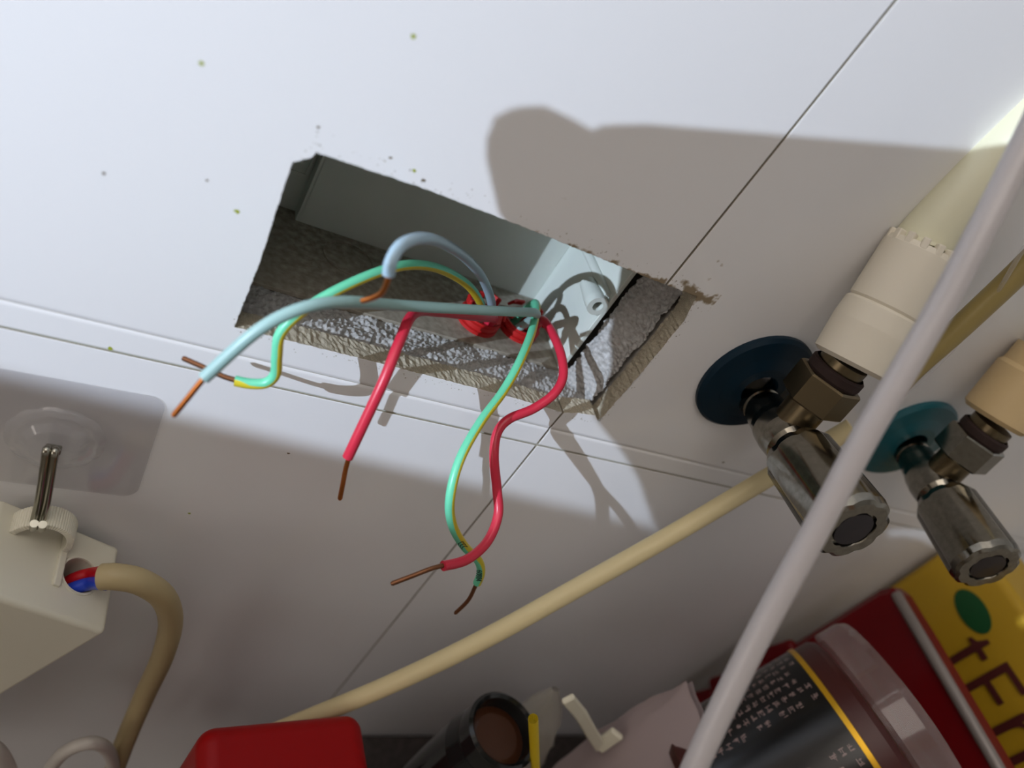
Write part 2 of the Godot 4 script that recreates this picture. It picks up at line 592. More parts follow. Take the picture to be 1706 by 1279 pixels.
# grime round the cut edge of the two tiles: grinding dust, a brown smear and small chips, over 26 cm of wall
func stain_texture() -> ImageTexture:
	var size := 1024
	var base := Color(0.93, 0.93, 0.935)
	var im := Image.create(size, size, false, Image.FORMAT_RGBA8)
	im.fill(base)
	var rng := RandomNumberGenerator.new()
	rng.seed = 51
	var n := FastNoiseLite.new()
	n.seed = 13
	n.frequency = 0.03
	n.fractal_octaves = 4
	var px := size / 0.26
	# brown smear at the upper right corner and along the right half of the upper edge
	for y in range(int(0.088 * px), int(0.112 * px)):
		for x in range(int(0.120 * px), int(0.206 * px)):
			var wx := x / px
			var wy := y / px
			var near := 1.0 - clampf(absf(wy - 0.1045) / (0.0065 if wx > 0.178 else 0.0028), 0.0, 1.0)
			var v := n.get_noise_2d(x, y) + near * 0.9 - 0.45 - (0.0 if wx > 0.176 and wx < 0.198 else 0.22)
			if v > 0.0:
				im.set_pixel(x, y, base.lerp(Color(0.44, 0.36, 0.24), clampf(v * 2.2, 0.0, 0.75)))
	# dust specks
	for k in 380:
		var side := rng.randi_range(0, 3)
		var wx := rng.randf_range(0.043, 0.197)
		var wy := 0.105 - absf(rng.randfn(0.0, 0.0035))
		if side == 1:
			wy = 0.178 + absf(rng.randfn(0.0, 0.0012))
		elif side == 2:
			wx = 0.197 + absf(rng.randfn(0.0, 0.0022)); wy = rng.randf_range(0.105, 0.178)
		elif side == 3 and rng.randf() < 0.5:
			wx = 0.043 - absf(rng.randfn(0.0, 0.0008)); wy = rng.randf_range(0.105, 0.178)
		var c := Color(0.58, 0.55, 0.48) if rng.randf() < 0.7 else Color(0.40, 0.36, 0.30)
		var cx := int(wx * px)
		var cy := int(wy * px)
		im.fill_rect(Rect2i(cx, cy, rng.randi_range(1, 2), rng.randi_range(1, 2)), base.lerp(c, rng.randf_range(0.15, 0.7)))
	return ImageTexture.create_from_image(im)

func structure(called: String, lo: Vector3, hi: Vector3, m: Material) -> void:
	var s := Shape.new()
	plain_box(s, lo, hi)
	var o := put(called, s, m)
	o.set_meta("kind", "structure")

const RX0 := -1.3
const RX1 := 1.3
const RY0 := -1.3
const RY1 := 1.2
const RZ1 := 2.4

func build_room() -> void:
	structure("floor", Vector3(RX0 - 0.1, RY0 - 0.1, -0.16), Vector3(RX1 + 0.1, RY0, RZ1 + 0.1), M.floor_tile)
	structure("ceiling", Vector3(RX0 - 0.1, RY1, -0.16), Vector3(RX1 + 0.1, RY1 + 0.1, RZ1 + 0.1), M.plaster)
	structure("wall_left", Vector3(RX0 - 0.1, RY0, -0.16), Vector3(RX0, RY1, RZ1 + 0.1), M.plaster)
	structure("wall_right", Vector3(RX1, RY0, -0.16), Vector3(RX1 + 0.1, RY1, RZ1 + 0.1), M.plaster)
	structure("wall_front", Vector3(RX0, RY0, RZ1), Vector3(RX1, RY1, RZ1 + 0.1), M.plaster)
	# unseen frosted window, added in the left wall for the soft side fill
	var wn := Node3D.new()
	wn.name = "added_window_1"
	wn.set_meta("kind", "structure")
	add_child(wn)
	wn.position = ADDED_WINDOW
	var s := Shape.new()
	plain_box(s, Vector3(-0.001, -0.33, -0.30), Vector3(0.006, 0.33, 0.30))
	put("pane", s, M.added_frosted_pane, wn)
	s = Shape.new()
	for q in [[-0.36, -0.33, -0.33, 0.33], [0.33, 0.36, -0.33, 0.33]]:
		plain_box(s, Vector3(-0.0015, q[0], q[2]), Vector3(0.02, q[1], q[3]), 0.002)
	for q in [[-0.33, -0.30], [0.30, 0.33]]:
		plain_box(s, Vector3(-0.0015, -0.36, q[0]), Vector3(0.02, 0.36, q[1]), 0.002)
	put("frame", s, M.lamp_white, wn)
	var t := thing("ceiling_light", "flat square warm white light panel on the ceiling", "ceiling light", ROOM_LAMP)
	s = Shape.new()
	plain_box(s, Vector3(-0.61, -0.006, -0.61), Vector3(0.61, 0.0095, 0.61), 0.003)
	put("housing", s, M.lamp_white, t)
	s = Shape.new()
	plain_box(s, Vector3(-0.58, -0.012, -0.58), Vector3(0.58, -0.0055, 0.58), 0.001)
	put("diffuser", s, M.light_panel, t)

# tile joints: vertical at x = 0.1805 and every 0.6 m, horizontal at y = -0.2003 and every 0.4 m
const JX := 0.1805
const JY := -0.2003
const GAP := 0.0005
const TH := 0.0095

func build_wall() -> void:
	var w := Node3D.new()
	w.name = "wall_back"
	w.set_meta("kind", "structure")
	add_child(w)
	var rng := RandomNumberGenerator.new()
	rng.seed = 20
	# masonry behind the tiles, left open round the switch box
	var s := Shape.new()
	var z0 := -0.16
	var z1 := -TH - 0.0003
	plain_box(s, Vector3(RX0, RY0, z0), Vector3(0.040, RY1, z1))
	plain_box(s, Vector3(0.2005, RY0, z0), Vector3(RX1, RY1, z1))
	plain_box(s, Vector3(0.040, -0.1015, z0), Vector3(0.2005, RY1, z1))
	plain_box(s, Vector3(0.040, RY0, z0), Vector3(0.2005, -0.183, z1))
	plain_box(s, Vector3(0.040, -0.183, z0), Vector3(0.2005, -0.1015, -0.10))
	put("masonry", s, M.masonry, w)
	# grout shows in the joints
	s = Shape.new()
	for k in range(-3, 4):
		var x := JX + 0.6 * k
		if x > RX0 and x < RX1:
			if k == 0:
				plain_box(s, Vector3(x - 0.002, RY0, z1), Vector3(x + 0.002, -0.1790, -0.0016))
				plain_box(s, Vector3(x - 0.002, -0.1045, z1), Vector3(x + 0.002, RY1, -0.0016))
			else:
				plain_box(s, Vector3(x - 0.002, RY0, z1), Vector3(x + 0.002, RY1, -0.0016))
	put("grout", s, M.grout, w)
	s = Shape.new()
	for k in range(-4, 5):
		var y := JY + 0.4 * k
		if y > RY0 and y < RY1:
			plain_box(s, Vector3(RX0, y - 0.002, z1), Vector3(RX1, y + 0.002, -0.0009))
	put("grout", s, M.grout_pale, w)
	# tiles; each has a soft line pressed in 9 mm above its lower edge
	for cx in range(-3, 3):
		for cy in range(-3, 4):
			var x0 := maxf(RX0, JX + 0.6 * cx + GAP)
			var x1 := minf(RX1, JX + 0.6 * (cx + 1) - GAP)
			var y0 := maxf(RY0, JY + 0.4 * cy + GAP)
			var y1 := minf(RY1, JY + 0.4 * (cy + 1) - GAP)
			if x1 - x0 < 0.01 or y1 - y0 < 0.02:
				continue
			var glaze := Shape.new()
			var body := Shape.new()
			var ys := y0 + 0.0104
			tile_shape(glaze, body, PackedVector2Array([Vector2(x0, y0), Vector2(x1, y0), Vector2(x1, ys), Vector2(x0, ys)]), PackedFloat32Array([0.0006, 0.0004, 0.0016, 0.0004]), TH)
			var poly := PackedVector2Array()
			if cy == 0 and (cx == -1 or cx == 0):
				poly = cut_outline(cx, x0, ys, x1, y1, rng)
			else:
				poly = PackedVector2Array([Vector2(x0, ys), Vector2(x1, ys), Vector2(x1, y1), Vector2(x0, y1)])
			var wd := PackedFloat32Array()
			for k in poly.size():
				var a := poly[k]
				var b := poly[(k + 1) % poly.size()]
				wd.append(0.0022 if absf(a.y - ys) < 1e-6 and absf(b.y - ys) < 1e-6 else (0.0004 if a.distance_to(b) > 0.004 else 0.00025))
			tile_shape(glaze, body, poly, wd, TH)
			var t := put("tile", glaze, M.tile_glaze_stained if cy == 0 and (cx == -1 or cx == 0) else M.tile_glaze, w)
			put("tile_body", body, M.tile_body, t)
	# flecks of old paint on the glaze
	for q in [[Vector3(0.0565, -0.0632, 0.0000), 0.9, 0], [Vector3(0.0305, -0.1325, 0.0000), 0.9, 0], [Vector3(0.0081, -0.1990, 0.0000), 1.0, 0], [Vector3(0.0100, -0.0930, 0.0000), 0.7, 0], [Vector3(0.0540, -0.2825, 0.0000), 0.7, 0], [Vector3(-0.0055, -0.1341, 0.0000), 0.6, 1], [Vector3(0.0200, -0.1256, 0.0000), 0.5, 1], [Vector3(0.0775, -0.1011, 0.0000), 0.8, 1], [Vector3(0.0736, -0.0992, 0.0000), 0.7, 0], [Vector3(0.0429, -0.0976, 0.0000), 0.5, 1], [Vector3(0.0652, -0.0981, 0.0000), 0.6, 1], [Vector3(0.0803, -0.2345, 0.0000), 0.6, 1], [Vector3(0.2820, -0.1844, 0.0000), 0.9, 1]]:
		s = Shape.new()
		var r: float = q[1] * 0.001
		var pts := []
		for k in 9:
			var a := TAU * k / 9
			pts.append((q[0] as Vector3) + Vector3(cos(a) * r * rng.randf_range(0.6, 1.3), sin(a) * r * rng.randf_range(0.5, 1.0), 0.00005))
		var top: Vector3 = q[0] + Vector3(0, 0, 0.00035)
		for k in 9:
			s.flat([pts[k], pts[(k + 1) % 9], top], Vector3.BACK)
		put("fleck", s, M.fleck if q[2] == 0 else M.fleck_brown, w)

func xy(p: Vector3) -> Vector2:
	return Vector2(p.x, p.y)

func cut_outline(cx: int, x0: float, y0: float, x1: float, y1: float, rng: RandomNumberGenerator) -> PackedVector2Array:
	var out := PackedVector2Array()
	if cx == -1:
		out.append_array([Vector2(x0, y0), Vector2(x1, y0)])
		var cut := [Vector2(x1, -0.1785), xy(Vector3(0.1590, -0.1772, 0.0000)), xy(Vector3(0.0972, -0.1766, 0.0000)), xy(Vector3(0.0740, -0.1767, 0.0000)), xy(Vector3(0.0424, -0.1769, 0.0000)), xy(Vector3(0.0422, -0.1488, 0.0000)), xy(Vector3(0.0403, -0.1170, 0.0000)), xy(Vector3(0.0401, -0.1107, 0.0000)), xy(Vector3(0.0445, -0.1073, 0.0000)), xy(Vector3(0.0450, -0.1052, 0.0000)), xy(Vector3(0.0777, -0.1037, 0.0000)), xy(Vector3(0.1201, -0.1038, 0.0000)), Vector2(x1, -0.1052)]
		out.append_array(jag(cut, rng))
		out.append_array([Vector2(x1, y1), Vector2(x0, y1)])
	else:
		out.append_array([Vector2(x0, y0), Vector2(x1, y0), Vector2(x1, y1), Vector2(x0, y1)])
		var cut := [Vector2(x0, -0.1050), xy(Vector3(0.1962, -0.1051, 0.0000)), xy(Vector3(0.1996, -0.1170, 0.0000)), xy(Vector3(0.2003, -0.1464, 0.0000)), xy(Vector3(0.1999, -0.1745, 0.0000)), xy(Vector3(0.1995, -0.1783, 0.0000)), xy(Vector3(0.1958, -0.1754, 0.0000)), xy(Vector3(0.1863, -0.1767, 0.0000)), Vector2(x0, -0.1785)]
		out.append_array(jag(cut, rng, 0.0010, 0.0002))
	return out

func build_recess() -> void:
	var w := get_node("wall_back")
	var n1 := FastNoiseLite.new()
	n1.seed = 4
	n1.frequency = 420.0
	n1.fractal_octaves = 3
	var n2 := FastNoiseLite.new()
	n2.seed = 9
	n2.frequency = 60.0
	n2.fractal_octaves = 2
	# rough mortar under the opening, between the tile and the box
	var s := Shape.new()
	height_patch(s, Vector3(0.0395, -0.1797, -TH), Vector3(0.1615, 0, 0), Vector3(0, 0, -0.021), Vector3.UP, 400, 54, func(p: Vector3) -> float:
		var v := n1.get_noise_2d(p.x, p.z)
		var big := n2.get_noise_2d(p.x, p.z)
		var lip := 0.0009 * smoothstep(-0.013, -0.0165, p.z)
		return lip + big * 0.0014 + v * 0.0011)
	put("mortar_bed", s, M.mortar, w)
	# rough mortar at the right side
	s = Shape.new()
	height_patch(s, Vector3(0.1976, -0.1835, -TH), Vector3(0, 0.083, 0), Vector3(0, 0, -0.0175), Vector3.LEFT, 210, 46, func(p: Vector3) -> float:
		var v := n1.get_noise_2d(p.y + 3.0, p.z)
		var big := n2.get_noise_2d(p.y + 3.0, p.z)
		return 0.0080 * smoothstep(-0.012, -0.024, p.z) + big * 0.0014 + v * 0.0012)
	put("mortar_bed", s, M.mortar, w)

	# the built-in electrical box
	var t := thing("electrical_box", "white plastic electrical box sunk into the wall behind the cut tiles", "electrical box", Vector3(0.115, -0.14, -0.08))
	var o := -t.position
	var xr := 0.1855
	var yb := -0.1772
	var zb := -0.078
	var zf := -0.0275
	var parts := {
		"back_panel": [Vector3(0.0655, yb, zb - 0.002), Vector3(xr, -0.1025, zb), M.box_plastic],
		"end_panel": [Vector3(0.0415, yb, zb - 0.009), Vector3(0.0655, -0.1025, zb - 0.007), M.box_plastic],
		"bottom_panel": [Vector3(0.0415, yb - 0.002, zb - 0.009), Vector3(xr + 0.002, yb, zf - 0.001), M.box_plastic_dusty],
		"top_panel": [Vector3(0.0415, -0.1025, zb - 0.009), Vector3(xr + 0.002, -0.1020, zf), M.box_plastic],
		"right_panel": [Vector3(xr, yb, zb - 0.002), Vector3(xr + 0.0022, -0.1025, zf), M.box_plastic],
		"left_panel": [Vector3(0.0405, yb - 0.002, zb - 0.009), Vector3(0.0415, -0.1025, zf), M.box_plastic],
	}
	for k: String in parts:
		s = Shape.new()
		plain_box(s, parts[k][0] + o, parts[k][1] + o, 0.0004)
		put(k, s, parts[k][2], t)
	# step between the two depths of the back
	s = Shape.new()
	plain_box(s, Vector3(0.0645, yb, zb - 0.009) + o, Vector3(0.0665, -0.1025, zb) + o, 0.0004)
	put("step", s, M.box_plastic, t)
	# raised mark at the end panel
	s = Shape.new()
	for q in [[0.0560, -0.158, 0.0575, -0.146], [0.0560, -0.160, 0.0640, -0.1585], [0.0625, -0.1585, 0.0640, -0.148], [0.0590, -0.1545, 0.0615, -0.1530], [0.0590, -0.1500, 0.0615, -0.1485]]:
		plain_box(s, Vector3(q[0], q[1], zb - 0.0071) + o, Vector3(q[2], q[3], zb - 0.0062) + o)
	put("raised_mark", s, M.box_plastic, t)
	# knock-out ring in the bottom
	s = Shape.new()
	lathe(s, frame(Vector3(0.0875, yb, -0.0625) + o, Vector3.UP, Vector3.BACK), [Vector2(0.0115, 0), Vector2(0.0115, 0.0006), Vector2(0.0105, 0.0006), Vector2(0.0105, 0)], 40)
	put("knockout_ring", s, M.box_plastic_dusty, t)
	# screw lug at the middle of the right side
	s = Shape.new()
	lathe(s, frame(Vector3(xr - 0.0002, -0.1350, -0.064) + o, Vector3.BACK), [Vector2(0, 0), Vector2(0.0022, 0), Vector2(0.0022, 0.034), Vector2(0, 0.034)], 20)
	put("lug_post", s, M.box_plastic, t)
	s = Shape.new()
	lathe(s, frame(Vector3(xr - 0.0036, -0.1395, zf - 0.016) + o, Vector3.BACK), [Vector2(0, 0), Vector2(0.0036, 0), Vector2(0.0048, 0.012), Vector2(0.0048, 0.016), Vector2(0.0024, 0.016), Vector2(0.0024, 0.001), Vector2(0, 0.001)], 24)
	put("screw_lug", s, M.box_plastic, t)
	# two torn red conduits that bring the wires up through the bottom
	var rng := RandomNumberGenerator.new()
	rng.seed = 6
	for q in [[Vector3(0.1462, yb, -0.0445), 0.0098, "red corrugated conduit with a torn rim, left one of the pair in the box"], [Vector3(0.1680, yb, -0.0480), 0.0098, "red corrugated conduit with a torn rim, right one beside the screw lug"]]:
		var c := thing("conduit", q[2], "conduit", q[0], "red conduits in the electrical box")
		s = Shape.new()
		var prof := []
		var hgt := 0.0
		while hgt < 0.0060:
			prof.append_array([Vector2(q[1], hgt), Vector2(q[1], hgt + 0.0014), Vector2(q[1] - 0.0010, hgt + 0.0018), Vector2(q[1] - 0.0010, hgt + 0.0026)])
			hgt += 0.0030
		prof.append_array([Vector2(q[1] - 0.0019, hgt - 0.0004), Vector2(q[1] - 0.0019, 0.0)])
		lathe(s, frame(Vector3.ZERO, Vector3.UP, Vector3.BACK), prof, 32)
		put("tube", s, M.conduit_red, c)
		# torn flaps round the rim
		for k in 7:
			var a := TAU * (k + rng.randf() * 0.5) / 7
			var dirv := Vector3(cos(a), 0, sin(a))
			s = Shape.new()
			round_box(s, frame(dirv * (q[1] - 0.001) + Vector3(0, 0.0092 + rng.randf() * 0.001, 0), dirv + Vector3.UP * rng.randf_range(-0.2, 0.6)), Vector3(rng.randf_range(0.0016, 0.0028), rng.randf_range(0.0014, 0.0026), 0.0007), 0.0005, 2)
			put("flap", s, M.conduit_red, c)

# ---------------------------------------------------------------- wires
func wire(label: String, insul: Array, bare: Array, m: Material, core: Material, r := 0.0019, stripe := []) -> Node3D:
	var base: Vector3 = insul[0]
	var t := thing("electrical_wire", label, "wire", base, "loose wires out of the wall box")
	var a := []
	for p in insul:
		a.append(p - base)
	var s := Shape.new()
	if stripe:
		s.color = Color(0.14, 0.60, 0.37)
	var path := spline(a, 10)
	tube(s, path, r, 24, true, stripe)
	put("insulation", s, m, t)
	var b := []
	var tail: Vector3 = insul[insul.size() - 1] - (insul[insul.size() - 1] - insul[insul.size() - 2]).normalized() * 0.003
	b.append(tail - base)
	for p in bare:
		b.append(p - base)
	s = Shape.new()
	var bp := spline(b, 8)
	var rr := []
	for k in bp.size():
		rr.append(0.00088 if k < bp.size() - 1 else 0.0006)
	tube(s, bp, rr, 16)
	put("conductor", s, core, t)
	return t

func build_wires() -> void:
	wire("pale grey-green wire reaching left across the hole, copper end pointing down left", [Vector3(0.1640, -0.176, -0.0440), Vector3(0.1645, -0.166, -0.039), Vector3(0.1571, -0.1514, -0.0260), Vector3(0.1387, -0.1465, -0.0140), Vector3(0.1105, -0.1431, 0.0000), Vector3(0.0846, -0.1405, 0.0120), Vector3(0.0646, -0.1362, 0.0240), Vector3(0.0518, -0.1373, 0.0310), Vector3(0.0417, -0.1463, 0.0350), Vector3(0.0321, -0.1653, 0.0390)], [Vector3(0.0319, -0.1659, 0.0392), Vector3(0.0295, -0.1731, 0.0410), Vector3(0.0273, -0.1800, 0.0425)], M.wire_grey, M.copper)
	wire("pale blue-grey wire arching up in the hole, short copper end bent to the left", [Vector3(0.1490, -0.1766, -0.0480), Vector3(0.1478, -0.1664, -0.0440), Vector3(0.1330, -0.1499, -0.0350), Vector3(0.1150, -0.1353, -0.0220), Vector3(0.0953, -0.1219, -0.0040), Vector3(0.0804, -0.1125, 0.0140), Vector3(0.0708, -0.1090, 0.0270), Vector3(0.0679, -0.1113, 0.0330), Vector3(0.0687, -0.1155, 0.0340)], [Vector3(0.0693, -0.1177, 0.0340), Vector3(0.0699, -0.1227, 0.0330), Vector3(0.0687, -0.1266, 0.0315), Vector3(0.0667, -0.1298, 0.0300)], M.wire_blue, M.copper)
	wire("short red wire hanging from the hole, straight copper end pointing down", [Vector3(0.1470, -0.1766, -0.0400), Vector3(0.1478, -0.167, -0.036), Vector3(0.1345, -0.1599, -0.0240), Vector3(0.1112, -0.1534, -0.0100), Vector3(0.0964, -0.1488, 0.0020), Vector3(0.0904, -0.1520, 0.0160), Vector3(0.0879, -0.1611, 0.0260), Vector3(0.0861, -0.1792, 0.0340), Vector3(0.0857, -0.1899, 0.0370)], [Vector3(0.0870, -0.1950, 0.0375), Vector3(0.0883, -0.2013, 0.0390), Vector3(0.0901, -0.2091, 0.0400)], M.wire_red, M.copper)
	wire("long red wire with an S-bend, copper end crossing the green and yellow one", [Vector3(0.1725, -0.1766, -0.0470), Vector3(0.1720, -0.167, -0.043), Vector3(0.1668, -0.1580, -0.0330), Vector3(0.1674, -0.1560, -0.0220), Vector3(0.1687, -0.1569, -0.0100), Vector3(0.1684, -0.1599, 0.0000), Vector3(0.1644, -0.1643, 0.0070), Vector3(0.1567, -0.1700, 0.0120), Vector3(0.1472, -0.1746, 0.0160), Vector3(0.1437, -0.1797, 0.0200), Vector3(0.1443, -0.1859, 0.0270), Vector3(0.1491, -0.1951, 0.0345), Vector3(0.1514, -0.2013, 0.0420), Vector3(0.1477, -0.2068, 0.0510), Vector3(0.1392, -0.2101, 0.0580), Vector3(0.1286, -0.2103, 0.0620)], [Vector3(0.1247, -0.2107, 0.0630), Vector3(0.1182, -0.2135, 0.0650), Vector3(0.1107, -0.2175, 0.0670)], M.wire_red, M.copper_dull)
	var y := Color(0.62, 0.52, 0.03)
	var g := wire("long green and yellow earth wire in a wide loop, dull copper tip below", [Vector3(0.1670, -0.1766, -0.0525), Vector3(0.1668, -0.170, -0.050), Vector3(0.1644, -0.1567, -0.0420), Vector3(0.1572, -0.1557, -0.0220), Vector3(0.1477, -0.1584, -0.0020), Vector3(0.1400, -0.1651, 0.0120), Vector3(0.1307, -0.1715, 0.0250), Vector3(0.1239, -0.1794, 0.0380), Vector3(0.1237, -0.1897, 0.0470), Vector3(0.1302, -0.2018, 0.0490), Vector3(0.1421, -0.2150, 0.0480), Vector3(0.1544, -0.2252, 0.0470), Vector3(0.1599, -0.2331, 0.0470), Vector3(0.1622, -0.2406, 0.0470)], [Vector3(0.1626, -0.2429, 0.0470), Vector3(0.1650, -0.2542, 0.0470), Vector3(0.1643, -0.2654, 0.0470)], M.wire_green_yellow, M.copper_dull, 0.0018, [[Vector3(0.8461, 0.4919, 0.2053) * 1.0 + Vector3(0.4850, -0.5505, -0.6795) * 0.55, Vector3(0.8461, 0.4919, 0.2053) * 1.0 - Vector3(0.4850, -0.5505, -0.6795) * 0.45], 0.95, y])
	wire("green and yellow earth wire crossing the hole, hooked end with a dark copper tip", [Vector3(0.1425, -0.1766, -0.0465), Vector3(0.1439, -0.1686, -0.0440), Vector3(0.1292, -0.1552, -0.0360), Vector3(0.1093, -0.1437, -0.0230), Vector3(0.0922, -0.1374, -0.0100), Vector3(0.0790, -0.1376, 0.0000), Vector3(0.0657, -0.1435, 0.0090), Vector3(0.0562, -0.1518, 0.0150), Vector3(0.0525, -0.1597, 0.0180), Vector3(0.0538, -0.1671, 0.0200), Vector3(0.0556, -0.1740, 0.0210), Vector3(0.0541, -0.1784, 0.0215), Vector3(0.0498, -0.1809, 0.0210), Vector3(0.0449, -0.1821, 0.0200)], [Vector3(0.0418, -0.1824, 0.0190), Vector3(0.0351, -0.1826, 0.0165), Vector3(0.0282, -0.1829, 0.0140)], M.wire_green_yellow, M.copper_dull, 0.0018, [[Vector3(0.2212, -0.6745, 0.7043) * 1.0 + Vector3(0.4850, -0.5505, -0.6795) * 0.1, Vector3(0.8461, 0.4919, 0.2053) * 1.0 + Vector3(0.2212, -0.6745, 0.7043) * 0.4], 0.9, y])
	# printed characters on the insulation of the long earth wire
	print_on(g, "CCC", Vector3(0.1357, -0.2090, 0.0486), Vector3(0.1435, -0.2161, 0.0479), 0.0020)
	print_on(g, "60884", Vector3(0.1558, -0.2267, 0.0470), Vector3(0.1618, -0.2383, 0.0470), 0.0014)

func print_on(t: Node3D, text: String, a: Vector3, b: Vector3, high: float) -> void:
	var tm := TextMesh.new()
	tm.text = text
	var f := SystemFont.new()
	f.font_names = PackedStringArray(["Droid Sans"])
	tm.font = f
	tm.font_size = 32
	tm.pixel_size = high / 24.0
	tm.depth = 0.00012
	var o := put_mesh("print", tm, M.print_ink, t)
	var x := (b - a).normalized()
	var z := (Vector3(-0.4850, 0.5505, 0.6795) - x * x.dot(Vector3(-0.4850, 0.5505, 0.6795))).normalized()
	o.transform = Transform3D(Basis(x, z.cross(x), z), (a + b) / 2 + z * 0.00192 - t.position)

# ---------------------------------------------------------------- valves
func valve(label: String, a0: Vector3, a1: Vector3, cen: Vector3, blue: Material, nutm: Material) -> void:
	var t := thing("angle_valve", label, "valve", a0, "angle valves on the wall")
	var f := frame(Vector3.ZERO, a1 - a0)
	var ln := a0.distance_to(a1)
	var e := frame(cen - a0, Vector3.BACK)
	var s := Shape.new()
	lathe(s, e, [Vector2(0.027, 0), Vector2(0.027, 0.0018), Vector2(0.0255, 0.0032), Vector2(0.018, 0.0045), Vector2(0.0125, 0.0060), Vector2(0.0085, 0.0062), Vector2(0.0080, 0.0)], 48)
	put("escutcheon", s, blue, t)
	s = Shape.new()
	lathe(s, f, [Vector2(0.0085, 0.0005), Vector2(0.0085, 0.010), Vector2(0.0078, 0.0105), Vector2(0.0078, 0.0120), Vector2(0.0088, 0.0125), Vector2(0.0095, 0.020), Vector2(0.0105, 0.024), Vector2(0.0110, 0.030), Vector2(0.0105, 0.037), Vector2(0.0090, 0.040), Vector2(0.0090, 0.044), Vector2(0.0, 0.044)], 36)
	put("body", s, M.chrome, t)
	# fluted handle with a rounded end and a sunk button
	s = Shape.new()
	lathe(s, f, [Vector2(0.009, 0.0400), Vector2(0.0128, 0.0415), Vector2(0.0145, 0.0450), Vector2(0.0152, ln - 0.004), Vector2(0.0145, ln - 0.001), Vector2(0.0130, ln), Vector2(0.0088, ln), Vector2(0.0084, ln - 0.0012), Vector2(0.0, ln - 0.0012)], 96, 0.075, 8)
	var h := put("handle", s, M.chrome, t)
	s = Shape.new()
	lathe(s, f, [Vector2(0.0078, ln - 0.0012), Vector2(0.0076, ln - 0.0004), Vector2(0.0, ln - 0.0001)], 36)
	put("button", s, M.steel_dark, h)
	# side outlet with hexagon nut, pointing up
	var u := frame(f * Vector3(0, 0, 0.030), Vector3.UP + Vector3(0, 0, -0.12), Vector3.BACK)
	s = Shape.new()
	lathe(s, u, [Vector2(0.0085, 0.004), Vector2(0.0085, 0.018), Vector2(0.0095, 0.0185), Vector2(0.0095, 0.040), Vector2(0.0, 0.040)], 32)
	put("outlet", s, M.brass, t)
	s = Shape.new()
	var hex := PackedVector2Array()
	for k in 6:
		hex.append(Vector2.from_angle(TAU * k / 6 + 0.2) * 0.0138)
	slab(s, u * Transform3D(Basis(), Vector3(0, 0, 0.0245)), hex, 0.0135, 0.0008)
	put("hexagon_nut", s, nutm, t)
	s = Shape.new()
	lathe(s, u, [Vector2(0.0108, 0.0312), Vector2(0.0115, 0.0325), Vector2(0.0115, 0.0355), Vector2(0.0105, 0.0365)], 32)
	put("gasket", s, M.gasket, t)

